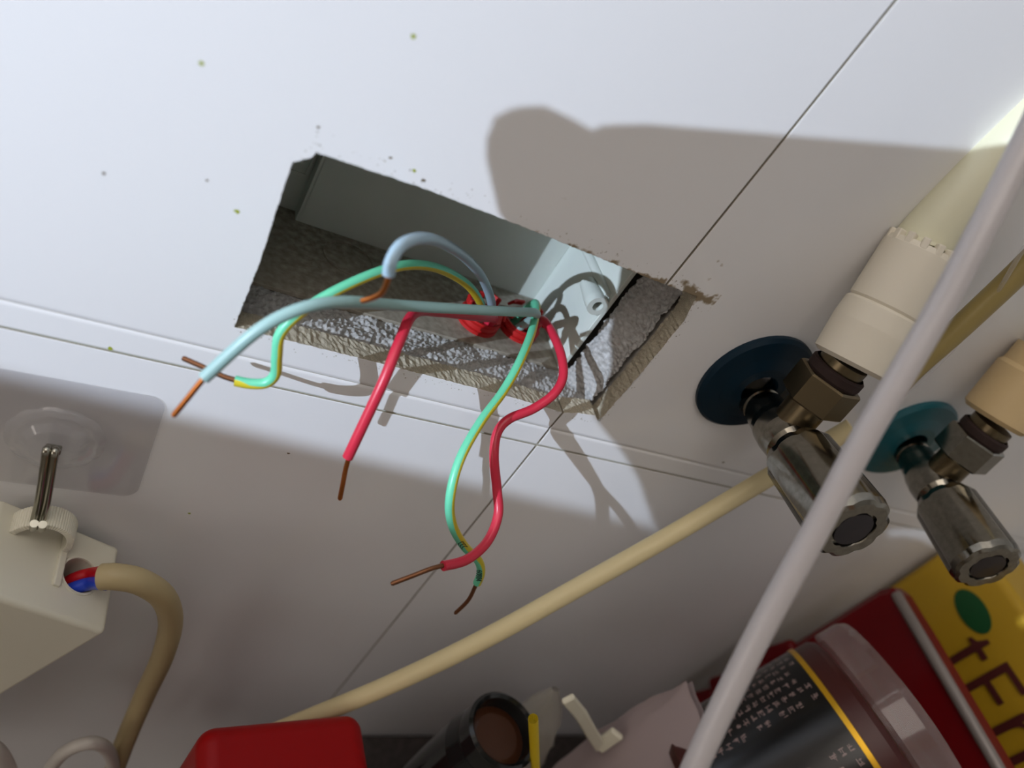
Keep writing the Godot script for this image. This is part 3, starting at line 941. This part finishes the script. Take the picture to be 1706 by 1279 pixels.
func build_valves() -> void:
	valve("chrome angle valve with dark blue wall plate, next to the hole", Vector3(0.2591, -0.1393, 0.0000), Vector3(0.2514, -0.1278, 0.0840), Vector3(0.2553, -0.1338, 0.0000), M.escutcheon_blue, M.brass)
	valve("chrome angle valve with bright teal wall plate, farther along the wall from the hole", Vector3(0.3756, -0.1406, 0.0000), Vector3(0.3606, -0.1379, 0.0800), Vector3(0.3728, -0.1380, 0.0000), M.escutcheon_teal, M.chrome)
	# white plastic union nut with its pipe on the first valve
	var p0 := Vector3(0.2550, -0.0914, 0.0267)
	var p1 := Vector3(0.2590, -0.0439, 0.0077)
	var p2 := Vector3(0.2620, -0.0018, 0.0022)
	var t := thing("water_hose", "white plastic union nut and cream pipe rising from the blue plated valve", "hose", p0)
	var ax := (p1 - p0)
	var f := frame(Vector3.ZERO, ax)
	var ln := ax.length()
	var s := Shape.new()
	lathe(s, f, [Vector2(0.0, -0.004), Vector2(0.0130, -0.004), Vector2(0.0150, -0.0025), Vector2(0.0152, 0.012), Vector2(0.0145, ln * 0.38), Vector2(0.0135, ln * 0.40), Vector2(0.0, ln * 0.40)], 48)
	put("union_nut", s, M.nut_white, t)
	s = Shape.new()
	lathe(s, f, [Vector2(0.0118, ln * 0.36), Vector2(0.0140, ln * 0.42), Vector2(0.0136, ln * 0.86), Vector2(0.0128, ln * 0.90), Vector2(0.0, ln * 0.90)], 48, 0.02, 14)
	put("sleeve", s, M.nut_white, t)
	s = Shape.new()
	for k in 14:
		var q := frame(f * Vector3(0, 0, ln * 0.90), ax)
		var a := TAU * k / 14
		round_box(s, q * Transform3D(Basis(Vector3(0, 0, 1), a), Vector3(cos(a), sin(a), 0) * 0.0118), Vector3(0.0016, 0.0014, 0.0022), 0.0006, 2)
	put("ribs", s, M.nut_white, t)
	s = Shape.new()
	tube(s, spline([f * Vector3(0, 0, ln * 0.88), f * Vector3(0, 0, ln * 1.02), p2 - p0, (p2 - p0) + (p2 - p1) * 0.6], 8), 0.0105, 28)
	put("pipe", s, M.hose_cream, t)
	# nut and hose of the second valve
	p0 = Vector3(0.3710, -0.0960, 0.0217)
	p1 = Vector3(0.3730, -0.0636, 0.0128)
	t = thing("water_hose", "cream plastic union nut and pipe rising from the teal plated valve", "hose", p0)
	ax = p1 - p0
	f = frame(Vector3.ZERO, ax)
	ln = ax.length()
	s = Shape.new()
	lathe(s, f, [Vector2(0, -0.003), Vector2(0.0135, -0.003), Vector2(0.0152, -0.001), Vector2(0.0150, 0.022), Vector2(0.0135, 0.024), Vector2(0.0132, ln), Vector2(0, ln)], 40)
	put("union_nut", s, M.nut_cream, t)
	s = Shape.new()
	tube(s, spline([f * Vector3(0, 0, ln * 0.9), f * Vector3(0, 0, ln * 1.6), f * Vector3(0.01, 0, ln * 3.0)], 8), 0.0095, 24)
	put("pipe", s, M.hose_cream, t)
	# olive hose behind the grey cable
	t = thing("flexible_hose", "thin olive-yellow hose slanting up behind the grey cable", "hose", Vector3(0.3011, -0.1029, 0.0200))
	s = Shape.new()
	var path := []
	for p in [Vector3(0.3011, -0.1029, 0.0200), Vector3(0.2991, -0.0882, 0.0200), Vector3(0.2989, -0.0664, 0.0200), Vector3(0.2969, -0.0352, 0.0200), Vector3(0.2934, -0.0094, 0.0200)]:
		path.append(p - t.position)
	tube(s, spline(path, 8), 0.0047, 24)
	put("sheath", s, M.hose_olive, t)
	s = Shape.new()
	tube(s, spline([Vector3(0.3075, -0.1052, 0.0210) - t.position, Vector3(0.3058, -0.0850, 0.0220) - t.position, Vector3(0.2990, -0.0562, 0.0220) - t.position, Vector3(0.2850, -0.0295, 0.0220) - t.position, Vector3(0.2778, -0.0119, 0.0220) - t.position], 8), 0.0009, 10)
	put("clear_strap", s, M.hook_dome, t)

# ---------------------------------------------------------------- adhesive hook
func build_hook() -> void:
	var c := Vector3(0.0012, -0.2474, 0.0)
	var t := thing("adhesive_hook", "clear square adhesive wall hook with a steel hook", "hook", c)
	var s := Shape.new()
	slab(s, Transform3D(Basis(Vector3.BACK, deg_to_rad(1.5)), Vector3(0, 0, 0.0004)), rounded_rect(0.0300, 0.0297, 0.006), 0.0006, 0.0002)
	put("film", s, M.hook_film, t)
	var hc := Vector3(-0.0005, -0.2477, 0.0060) - c
	hc.z = 0.0
	s = Shape.new()
	lathe(s, frame(hc, Vector3.BACK), [Vector2(0.0165, 0.0008), Vector2(0.0160, 0.0022), Vector2(0.0140, 0.0032), Vector2(0.0128, 0.0030), Vector2(0.0110, 0.0034), Vector2(0.0085, 0.0055), Vector2(0.0, 0.0060)], 60, 0.06, 12)
	put("mount", s, M.hook_dome, t)
	s = Shape.new()
	round_box(s, frame(hc + Vector3(0, 0, 0.0062), Vector3.BACK), Vector3(0.0026, 0.0018, 0.0012), 0.0006, 2)
	put("rivet", s, M.steel, t)
	# bent steel strip: out of the mount, down, then up again as a J
	for dx in [-0.0013, 0.0013]:
		s = Shape.new()
		var o: Vector3 = Vector3(dx, 0, 0)
		var q := []
		for p in [Vector3(-0.0009, -0.2454, 0.0080), Vector3(-0.0011, -0.2431, 0.0110), Vector3(-0.0007, -0.2496, 0.0120), Vector3(0.0004, -0.2684, 0.0130), Vector3(0.0006, -0.2792, 0.0150), Vector3(0.0010, -0.2766, 0.0200), Vector3(0.0009, -0.2667, 0.0250)]:
			q.append(p - c + o)
		tube(s, spline(q, 8), 0.0014, 14)
		put("hook_wire", s, M.steel, t)

# ---------------------------------------------------------------- power strip
func build_power_strip() -> void:
	var k := Vector3(0.0326, -0.3068, 0.0)
	var la := Vector3(-0.462, -0.887, 0)
	var wa := Vector3(-0.887, 0.462, 0)
	var zf := 0.0433
	var zb := 0.004
	var len_ := 0.195
	var wid := 0.052
	var t := thing("power_strip", "cream plastic power strip hanging askew from the clear hook", "power strip", k)
	var s := Shape.new()
	var cen := la * (len_ / 2) + wa * (wid / 2) + Vector3(0, 0, (zf + zb) / 2)
	# frame: X across, Y along (up), Z out
	var f := Transform3D(Basis(-wa, -la, Vector3.BACK), cen)
	round_box(s, f, Vector3(wid / 2, len_ / 2, (zf - zb) / 2), 0.0022, 4)
	# the end face is bored for the cable entry
	var body := CSGMesh3D.new()
	body.name = "body"
	body.mesh = s.mesh()
	body.material = M.strip_plastic
	t.add_child(body, true)
	var bore := CSGCylinder3D.new()
	bore.name = "entry_bore"
	bore.operation = CSGShape3D.OPERATION_SUBTRACTION
	bore.radius = 0.0072
	bore.height = 0.05
	bore.sides = 40
	bore.material = M.strip_plastic
	body.add_child(bore, true)
	bore.transform = Transform3D(Basis(-wa, -la, Vector3.BACK), wa * 0.0150 + Vector3(0, 0, 0.0235) + la * 0.012)
	# hanging loop standing on the upper end, in the plane of the end's width
	var up := -la
	var root := wa * 0.0340 + Vector3(0, 0, 0.0125)
	s = Shape.new()
	var arch := []
	for a in 13:
		var an := PI * a / 12
		arch.append(root + wa * (cos(an) * -0.0102) + up * (sin(an) * 0.0120))
	arch.insert(0, root + wa * -0.0104 - up * 0.004)
	arch.append(root + wa * 0.0104 - up * 0.004)
	var ap := spline(arch, 3)
	for j in ap.size() - 1:
		var d := ap[j + 1] - ap[j]
		if d.length() > 1e-6:
			round_box(s, Transform3D(Basis(d.normalized(), Vector3.BACK, d.normalized().cross(Vector3.BACK)), (ap[j] + ap[j + 1]) / 2), Vector3(d.length() * 0.62, 0.0046, 0.0014), 0.0006, 2)
	put("hanging_loop", s, M.strip_plastic, t)
	# rib beside the loop
	s = Shape.new()
	round_box(s, Transform3D(Basis(-wa, -la, Vector3.BACK), root + wa * -0.0102 + Vector3(0, 0, 0.011) + up * 0.0002), Vector3(0.0015, 0.0012, 0.0080), 0.0006, 2)
	put("rib", s, M.strip_plastic, t)
	# cable entry: ring and dark hole in the end face
	var hole := wa * 0.0150 + Vector3(0, 0, 0.0235)
	s = Shape.new()
	lathe(s, frame(hole, up, Vector3.BACK), [Vector2(0.0086, -0.0005), Vector2(0.0082, 0.0006), Vector2(0.0074, 0.0006), Vector2(0.0072, 0.0)], 36)
	put("entry_ring", s, M.strip_plastic, t)
	# cores and sheathed cord
	var c0 := Vector3(0.0274, -0.2849, 0.0320) - k
	s = Shape.new()
	tube(s, spline([hole + up * -0.020, hole + up * -0.004, hole - wa * 0.003 + up * 0.004, c0 - wa * 0.001 + Vector3(0, 0.0012, -0.0010)], 8), 0.0027, 18)
	put("red_core", s, M.core_red, t)
	s = Shape.new()
	tube(s, spline([hole + up * -0.020 + Vector3(0, 0, 0.0030), hole + up * -0.004 + Vector3(0, 0, 0.0042), hole - wa * 0.003 + up * 0.004 + Vector3(0, 0, 0.0042), c0 + Vector3(0, 0, 0.0032)], 8), 0.0026, 18)
	put("blue_core", s, M.core_blue, t)
	var q := []
	for p in [Vector3(0.0257, -0.2840, 0.0330), Vector3(0.0306, -0.2815, 0.0340), Vector3(0.0394, -0.2837, 0.0340), Vector3(0.0502, -0.2969, 0.0320), Vector3(0.0586, -0.3231, 0.0280), Vector3(0.0631, -0.3593, 0.0250), Vector3(0.0642, -0.4013, 0.0240), Vector3(0.0631, -0.4348, 0.0320), Vector3(0.0641, -0.4668, 0.0360)]:
		q.append(p - k)
	s = Shape.new()
	tube(s, spline(q, 8), 0.0050, 26)
	put("cord", s, M.cord_beige, t)

# ---------------------------------------------------------------- loose cables
func cable(called: String, label: String, pts: Array, r: float, m: Material, part := "sheath") -> void:
	var t := thing(called, label, "cable", pts[0])
	var q := []
	for p in pts:
		q.append(p - pts[0])
	var s := Shape.new()
	tube(s, spline(q, 10), r, 32)
	put(part, s, m, t)

func build_cables() -> void:
	cable("thick_cable", "cream cable slanting along the lower tiles behind the blue plated valve", [Vector3(0.2989, -0.1271, 0.0220), Vector3(0.2908, -0.1500, 0.0220), Vector3(0.2792, -0.1713, 0.0240), Vector3(0.2501, -0.2058, 0.0330), Vector3(0.2148, -0.2407, 0.0440), Vector3(0.1819, -0.2766, 0.0530), Vector3(0.1562, -0.3187, 0.0540), Vector3(0.1332, -0.3585, 0.0520), Vector3(0.1179, -0.3928, 0.0480)], 0.0044, M.cable_cream)
	cable("thick_cable", "pale grey cable running diagonally in front of the valves", [Vector3(0.2062, 0.0225, 0.0373), Vector3(0.2019, -0.0078, 0.0558), Vector3(0.1990, -0.0249, 0.0661), Vector3(0.1968, -0.0423, 0.0757), Vector3(0.1933, -0.0618, 0.0860), Vector3(0.1904, -0.0788, 0.0948), Vector3(0.1882, -0.0960, 0.1042), Vector3(0.1867, -0.1102, 0.1117), Vector3(0.1831, -0.1397, 0.1272), Vector3(0.1800, -0.1742, 0.1470), Vector3(0.1793, -0.1944, 0.1599)], 0.0038, M.cable_grey)
	cable("thin_cable", "white cable loop hanging below the power strip", [Vector3(0.0308, -0.4773, 0.0400), Vector3(0.0321, -0.4451, 0.0420), Vector3(0.0351, -0.4212, 0.0430), Vector3(0.0422, -0.4104, 0.0430), Vector3(0.0505, -0.4151, 0.0420), Vector3(0.0585, -0.4368, 0.0400), Vector3(0.0671, -0.4780, 0.0380)], 0.0031, M.cable_white)
	cable("thin_cable", "white cable bend under the power strip, left of the loop", [Vector3(-0.0008, -0.4146, 0.0400), Vector3(0.0070, -0.4196, 0.0420), Vector3(0.0130, -0.4342, 0.0430), Vector3(0.0189, -0.4601, 0.0430)], 0.0040, M.cable_white)

# ---------------------------------------------------------------- things on the counter
const CY := -0.50

func build_counter_things() -> void:
	var s := Shape.new()
	plain_box(s, Vector3(0.125, CY - 0.04, 0.001), Vector3(RX1 - 0.002, CY, 0.165), 0.004)
	var ct := put("countertop", s, M.counter_dark)
	tag(ct, "dark stone counter shelf along the foot of the tiled wall", "countertop")
	# red tin, standing, seen from above
	var a := Vector3(0.0773, -0.3405, 0.0700)
	var b := Vector3(0.1505, -0.3243, 0.0700)
	var top := (a.y + b.y) / 2
	var t := thing("red_box", "red plastic box with rounded corners at the lower end of the cream cable", "box", Vector3((a.x + b.x) / 2, CY, 0.085))
	var wide := Vector2(b.x - a.x, b.z - a.z).length()
	s = Shape.new()
	round_box(s, Transform3D(Basis(Vector3.UP, 0.10), Vector3(0, (top - CY) / 2, 0)), Vector3(wide / 2, (top - CY) / 2, 0.022), 0.008, 5)
	put("body", s, M.red_plastic, t)
	s = Shape.new()
	plain_box(s, Vector3(-0.010, (top - CY) - 0.035, 0.0218), Vector3(0.004, (top - CY) - 0.030, 0.0224))
	put("yellow_mark", s, M.yellow_print, t)
	# dark glass jar
	var j := Vector3(0.2083, -0.3153, 0.0780)
	t = thing("glass_jar", "small dark glass jar of brown sauce beside the clear bag", "jar", Vector3(j.x, CY, 0.078))
	var hh := j.y - CY
	s = Shape.new()
	lathe(s, frame(Vector3.ZERO, Vector3.UP, Vector3.BACK), [Vector2(0, 0), Vector2(0.018, 0), Vector2(0.020, 0.003), Vector2(0.020, hh - 0.018), Vector2(0.0180, hh - 0.008), Vector2(0.0185, hh - 0.006), Vector2(0.0185, hh + 0.004), Vector2(0.0170, hh + 0.0055), Vector2(0.0155, hh + 0.004), Vector2(0.0150, hh - 0.004), Vector2(0, hh - 0.004)], 40)
	put("glass", s, M.glass_dark, t)
	s = Shape.new()
	lathe(s, frame(Vector3.ZERO, Vector3.UP, Vector3.BACK), [Vector2(0.0148, hh - 0.0038), Vector2(0.011, hh - 0.0025), Vector2(0, hh - 0.002)], 30)
	put("sauce", s, M.sauce_brown, t)
	# yellow tube leaning beside the jar
	var y0 := Vector3(0.3410, -0.4980, 0.0891)
	t = thing("yellow_tube", "slim bright yellow plastic tube leaning between the dark jar and the clear bag", "tube", y0)
	s = Shape.new()
	var yt := Vector3(0.1984, -0.2734, 0.0920) - y0
	tube(s, spline([Vector3.ZERO, yt * 0.5, yt * 0.99, yt], 6), [0.0022, 0.0022, 0.0022, 0.0022, 0.0022, 0.0022, 0.0022, 0.0022, 0.0022, 0.0022, 0.0022, 0.0022, 0.0022, 0.0022, 0.0021, 0.0019, 0.0017, 0.0013, 0.0008], 20)
	put("body", s, M.yellow_print, t)
	# clear bag with a white clip
	var p0 := Vector3(0.2429, -0.3097, 0.0580)
	t = thing("clear_bag", "crumpled clear plastic bag with a pointed top", "bag", Vector3(0.300, CY, 0.050))
	s = Shape.new()
	var bh := p0.y - CY
	var lean := Vector3(p0.x - 0.300, 0, p0.z - 0.050)
	var rng := RandomNumberGenerator.new()
	rng.seed = 31
	var rows := []
	for r in 12:
		var k := float(r) / 11
		var ring := []
		for c in 24:
			var an := TAU * c / 24
			var rad := lerpf(0.023, 0.0022, pow(k, 5.0)) * rng.randf_range(0.86, 1.12)
			ring.append(s.add(Vector3(cos(an) * rad, bh * k, sin(an) * rad * 0.6) + lean * k, Vector3(cos(an), 0.2, sin(an)).normalized()))
		rows.append(ring)
	for r in 11:
		for c in 24:
			s.quad(rows[r][c], rows[r][(c + 1) % 24], rows[r + 1][(c + 1) % 24], rows[r + 1][c])
	s.smooth()
	put("film", s, M.clear_bag, t)
	t = thing("bag_clip", "white plastic hook-shaped clip on the clear bag", "clip", Vector3(0.2396, -0.2927, 0.0720))
	s = Shape.new()
	var cp := []
	for p in [Vector3(0.2353, -0.2916, 0.0720), Vector3(0.2528, -0.3069, 0.0720), Vector3(0.2753, -0.3295, 0.0720), Vector3(0.2925, -0.3460, 0.0720)]:
		cp.append(p - t.position)
	for k in cp.size() - 1:
		var d: Vector3 = cp[k + 1] - cp[k]
		round_box(s, frame((cp[k] + cp[k + 1]) / 2, d, Vector3(-0.4850, 0.5505, 0.6795)), Vector3(0.0034, 0.0016, d.length() * 0.6), 0.0012, 3)
	put("arm", s, M.clip_white, t)
	s = Shape.new()
	var d2: Vector3 = Vector3(0.2924, -0.3295, 0.0720) - Vector3(0.2914, -0.3468, 0.0720)
	round_box(s, frame((Vector3(0.2924, -0.3295, 0.0720) + Vector3(0.2914, -0.3468, 0.0720)) / 2 - t.position, d2, Vector3(-0.4850, 0.5505, 0.6795)), Vector3(0.0042, 0.0018, d2.length() * 0.55), 0.0015, 3)
	put("barb", s, M.clip_white, t)
	# white paper packet
	t = thing("paper_packet", "crinkled pale paper packet leaning before the red pouch", "packet", Vector3(Vector3(0.3000, -0.2982, 0.0783).x, CY, 0.055))
	s = Shape.new()
	var c1 := Vector3(0.3000, -0.3235, 0.0608) - t.position
	var c2 := Vector3(0.3000, -0.2742, 0.0685) - t.position
	var c3 := Vector3(0.3000, -0.2790, 0.1040) - t.position
	var c4 := Vector3(c3.x, 0.0, c3.z)
	var c5 := Vector3(c1.x, 0.0, c1.z)
	var hgt := FastNoiseLite.new()
	hgt.seed = 8
	hgt.frequency = 35.0
	var g := []
	for u in 13:
		for v in 13:
			var e0 := c5.lerp(c4, u / 12.0)
			var e1 := c1.lerp(c2, minf(1.0, u / 7.0)) if u <= 7 else c2.lerp(c3, (u - 7) / 5.0)
			var p := e0.lerp(e1, v / 12.0)
			g.append(s.add(p + Vector3(hgt.get_noise_2d(p.y, p.z) * 0.006, 0, 0), Vector3.LEFT))
	for u in 12:
		for v in 12:
			s.quad(g[u * 13 + v], g[(u + 1) * 13 + v], g[(u + 1) * 13 + v + 1], g[u * 13 + v + 1])
	var m0 := s.v.size()
	for k in m0:
		s.add(s.v[k] + Vector3(0.004, 0, 0), Vector3.RIGHT)
	for u in 12:
		for v in 12:
			s.quad(m0 + u * 13 + v, m0 + (u + 1) * 13 + v, m0 + (u + 1) * 13 + v + 1, m0 + u * 13 + v + 1)
	put("paper", s, M.paper_white, t)
	# red pouch standing across the wall, its broad side to the left
	var rx := 0.450
	t = thing("red_pouch", "dark red foil pouch standing behind the labelled sauce jar", "pouch", Vector3(rx, CY, 0.1))
	s = Shape.new()
	var y_top := -0.2205
	var outline := PackedVector2Array()
	# outline in (z, y) local
	for q in [[0.20, 0.0], [0.20, y_top - CY - 0.006], [0.15, y_top - CY - 0.003], [0.06, y_top - CY - 0.001], [0.036, y_top - CY - 0.001], [0.029, y_top - CY - 0.004], [0.026, y_top - CY - 0.012], [0.022, y_top - CY - 0.10], [0.016, y_top - CY - 0.19], [0.014, 0.0]]:
		outline.append(Vector2(q[0] - 0.1, q[1]))
	slab(s, Transform3D(Basis(Vector3.BACK, Vector3.UP, Vector3.LEFT), Vector3.ZERO), outline, 0.016, 0.004)
	put("body", s, M.pouch_red, t)
	s = Shape.new()
	tube(s, spline([Vector3(-0.006, y_top - CY - 0.0035, -0.066), Vector3(-0.008, y_top - CY - 0.003, -0.04), Vector3(-0.008, y_top - CY - 0.005, 0.05), Vector3(-0.008, y_top - CY - 0.008, 0.1)], 6), 0.0032, 12)
	put("seam", s, M.seam_silver, t)
	# folds pressed along the back edge
	s = Shape.new()
	for q in [[-0.082, 0.10, 0.006], [-0.080, 0.13, 0.007], [-0.079, 0.155, 0.0065], [-0.0775, 0.18, 0.006]]:
		round_box(s, Transform3D(Basis(Vector3.RIGHT, 0.25), Vector3(-0.007, q[1], q[0])), Vector3(0.004, 0.016, q[2]), 0.0038, 4)
	put("fold", s, M.pouch_red, t)
	# yellow packet behind it
	var yx := 0.500
	t = thing("yellow_packet", "yellow packet with maroon lettering and a green oval mark", "packet", Vector3(yx, CY, 0.09))
	s = Shape.new()
	plain_box(s, Vector3(0, 0, -0.086), Vector3(0.05, -0.188 - CY, 0.11), 0.006)
	put("body", s, M.pack_yellow, t)
	lettering(t, "tEm", Vector3(-0.0012, Vector3(0.4990, -0.2348, 0.0899).y - CY + 0.002, Vector3(0.4990, -0.2340, 0.1009).z - 0.09), 0.050)
	s = Shape.new()
	lathe(s, Transform3D(Basis(Vector3.BACK, Vector3.UP, Vector3.LEFT).scaled_local(Vector3(1.7, 1.0, 1.0)), Vector3(0, Vector3(0.4990, -0.2148, 0.0457).y - CY, Vector3(0.4990, -0.2148, 0.0457).z - 0.09)), [Vector2(0.0085, 0.0), Vector2(0.0085, 0.0008), Vector2(0.0, 0.0010)], 30)
	put("green_mark", s, M.logo_green, t)
	build_sauce_jar()

func lettering(t: Node3D, text: String, at: Vector3, high: float) -> void:
	var tm := TextMesh.new()
	tm.text = text
	var f := SystemFont.new()
	f.font_names = PackedStringArray(["Droid Sans"])
	tm.font = f
	tm.font_size = 48
	tm.pixel_size = high / 48.0
	tm.depth = 0.0006
	var o := put_mesh("lettering", tm, M.print_maroon, t)
	o.transform = Transform3D(Basis(Vector3.BACK, Vector3.UP, Vector3.LEFT), at)

func build_sauce_jar() -> void:
	# a carton carries the jar, which leans over against the red pouch
	var s := Shape.new()
	var t := thing("carton", "plain brown carton under the leaning labelled jar", "carton", Vector3(0.285, CY, 0.115))
	plain_box(s, Vector3(-0.05, 0.0, -0.035), Vector3(0.06, 0.088, 0.045), 0.001)
	put("body", s, M.cardboard, t)
	var mid := Vector3(0.3595, -0.2828, 0.1129)
	var ray := (mid - Vector3(0, 0, 0.21)).normalized()
	var up := (Vector3(0.617, 0.760, -0.176) - ray * ray.dot(Vector3(0.617, 0.760, -0.176))).normalized()
	t = thing("sauce_jar", "leaning round jar with a black printed label edged in gold and a clear lid", "jar", mid)
	var r := 0.0503
	var f := frame(Vector3.ZERO, up, -ray)
	var y0 := -0.034
	var y1 := 0.034
	var y2 := 0.067
	s = Shape.new()
	lathe(s, f, [Vector2(0, -0.048), Vector2(r - 0.004, -0.048), Vector2(r, -0.044), Vector2(r, y1 + 0.010), Vector2(r - 0.002, y1 + 0.013), Vector2(r - 0.005, y1 + 0.014), Vector2(0, y1 + 0.014)], 64)
	put("filling", s, M.jar_filling, t)
	# printed label: rows of small characters as flat print
	var im := Image.create(1024, 512, false, Image.FORMAT_RGBA8)
	im.fill(Color(0.035, 0.03, 0.03))
	var rng := RandomNumberGenerator.new()
	rng.seed = 77
	for row in 24:
		for col in 14:
			if rng.randf() < 0.10 or row % 12 > 8:
				continue
			var x := row * 42 + 8
			var y := col * 33 + 26
			var ink := Color(0.52, 0.44, 0.43)
			for k in 6:
				if rng.randf() < 0.5:
					im.fill_rect(Rect2i(x + rng.randi_range(0, 20), y + rng.randi_range(0, 4), 3, rng.randi_range(10, 22)), ink)
				else:
					im.fill_rect(Rect2i(x + rng.randi_range(0, 4), y + rng.randi_range(0, 22), rng.randi_range(8, 24), 3), ink)
	var lm := mat("jar_label", Color.WHITE, 0.22)
	lm.albedo_texture = ImageTexture.create_from_image(im)
	s = Shape.new()
	var ra := []
	var rb := []
	for k in 97:
		var an := TAU * k / 96
		var d := f.basis * Vector3(cos(an), sin(an), 0)
		ra.append(s.add(d * (r + 0.0006) + up * y0, d, Vector2(k / 96.0 * 2.0, 1.0)))
		rb.append(s.add(d * (r + 0.0006) + up * y1, d, Vector2(k / 96.0 * 2.0, 0.0)))
	for k in 96:
		s.quad(ra[k], ra[k + 1], rb[k + 1], rb[k])
	put("label", s, lm, t)
	for yy: float in [y0, y1]:
		s = Shape.new()
		lathe(s, f, [Vector2(r, yy - 0.0016), Vector2(r + 0.0010, yy - 0.0013), Vector2(r + 0.0010, yy + 0.0013), Vector2(r, yy + 0.0016)], 64)
		put("gold_band", s, M.gold, t)
	s = Shape.new()
	lathe(s, f, [Vector2(r - 0.003, y1 + 0.0145), Vector2(r + 0.0005, y1 + 0.016), Vector2(r + 0.0005, y2 - 0.005), Vector2(r - 0.0015, y2 - 0.0010), Vector2(r - 0.005, y2), Vector2(r - 0.008, y2 - 0.002), Vector2(0, y2 - 0.002)], 64)
	put("lid", s, M.jar_glass, t)

# ---------------------------------------------------------------- what stands behind the camera
func build_behind_camera() -> void:
	# unseen table, added so its long edge shades the lower tiles from the lamp
	var t := thing("added_table", "plain wooden table added before the tiled wall to shade its lower tiles", "table", Vector3(-0.365, RY0, 0.2515))
	t.rotation.y = -0.11
	var ty := -0.0478 - RY0
	var s := Shape.new()
	plain_box(s, Vector3(-0.60, ty - 0.020, 0.0), Vector3(0.62, ty, 0.50), 0.0008)
	put("table_top", s, M.table_wood, t)
	for q in [[-0.56, 0.04], [0.58, 0.04], [-0.56, 0.46], [0.58, 0.46]]:
		s = Shape.new()
		plain_box(s, Vector3(q[0] - 0.018, 0, q[1] - 0.018), Vector3(q[0] + 0.018, ty - 0.020, q[1] + 0.018), 0.002)
		put("leg", s, M.table_wood, t)
	# small LED lamp on the table
	var foot := Vector3(LAMP.x, -0.0478, LAMP.z) - LAMP_AIM.normalized() * 0.05
	foot.y = -0.0478
	t = thing("led_lamp", "small white LED lamp standing on the wooden table", "lamp", foot)
	s = Shape.new()
	lathe(s, frame(Vector3.ZERO, Vector3.UP, Vector3.BACK), [Vector2(0, 0), Vector2(0.030, 0), Vector2(0.030, 0.004), Vector2(0.027, 0.006), Vector2(0, 0.006)], 40)
	put("base", s, M.lamp_white, t)
	s = Shape.new()
	tube(s, spline([Vector3(0, 0.004, 0), Vector3(0, 0.03, 0), LAMP - foot - LAMP_AIM.normalized() * 0.02], 8), 0.003, 16)
	put("stem", s, M.lamp_white, t)
	s = Shape.new()
	lathe(s, frame(LAMP - foot, LAMP_AIM), [Vector2(0, -0.024), Vector2(0.008, -0.024), Vector2(0.010, -0.022), Vector2(0.010, -0.0035), Vector2(0, -0.0035)], 32)
	put("head", s, M.lamp_white, t)
	s = Shape.new()
	round_box(s, frame(LAMP - foot - LAMP_AIM.normalized() * 0.001, LAMP_AIM), Vector3(0.003, 0.003, 0.003), 0.0005, 2)
	put("led_chip", s, M.led_chip, t)
	# the phone that takes the picture: lens at its right end, held by a hand at the left
	var bs := Basis(Vector3(0.8461, 0.4919, 0.2053), Vector3(-0.2212, 0.6745, -0.7043), Vector3(-0.4850, 0.5505, 0.6795))
	t = thing("smartphone", "black smartphone held sideways in front of the wall", "smartphone", Vector3(0, 0, 0.21))
	s = Shape.new()
	slab(s, Transform3D(bs, bs * Vector3(-0.076, 0.0250, 0.0075)), rounded_rect(0.0868, 0.0390, 0.010), 0.0085, 0.0012)
	put("body", s, M.phone_black, t)
	s = Shape.new()
	slab(s, Transform3D(bs, bs * Vector3(-0.076, 0.0250, 0.0120)), rounded_rect(0.0850, 0.0370, 0.009), 0.0006, 0.0001)
	put("screen", s, M.phone_glass, t)
	t = thing("person", "bare hand with forearm holding the phone by its end", "person", Vector3(0, 0, 0.21))
	var bones := []
	var hp := func(u: float, v: float, w: float) -> Vector3: return bs * (Vector3(u, -v, w) * 0.001)
	var chain := func(pts: Array) -> void:
		for k in pts.size() - 1:
			bones.append([hp.call(pts[k][0], pts[k][1], pts[k][2]), pts[k][3] * 0.001, hp.call(pts[k + 1][0], pts[k + 1][1], pts[k + 1][2]), pts[k + 1][3] * 0.001])
	# index and middle fingers over the end of the phone, the others below, thumb along the lower edge
	chain.call([[-188, 34, 15, 11], [-186, 14, 13, 10.5], [-182, -13, 12, 9.6], [-177.5, -30, 12, 9.2], [-173.5, -47, 12, 9], [-170.5, -56.5, 12, 9]])
	chain.call([[-182, 46, 26, 10.5], [-184, 14, 27, 9.5], [-172, -12, 25, 9], [-152, -30, 22, 8]])
	chain.call([[-174, 58, 27, 10], [-186, 32, 29, 9], [-176, 10, 26, 8.5], [-154, -6, 22, 7.5]])
	chain.call([[-162, 66, 24, 9], [-180, 52, 27, 8], [-174, 34, 24, 7.5], [-156, 20, 21, 6.5]])
	chain.call([[-158, 50, 15, 12], [-140, 32, 14, 11], [-120, 22, 14, 10], [-96, 17, 14, 9]])
	chain.call([[-158, 52, 18, 15], [-182, 38, 18, 12]])
	chain.call([[-142, 60, 20, 15], [-166, 54, 22, 14]])
	var wrist := Vector3(-0.114, -0.097, 0.026)
	for q in [[wrist, 0.016, Vector3(-0.075, -0.042, 0.038), 0.0165], [Vector3(-0.075, -0.042, 0.038), 0.0165, Vector3(-0.015, 0.0, 0.075), 0.021], [Vector3(-0.015, 0.0, 0.075), 0.021, Vector3(0.22, 0.10, 0.29), 0.035]]:
		bones.append(q)
	var hs := blob(bones, 0.004, 0.006)
	put("hand", hs, M.skin, t)
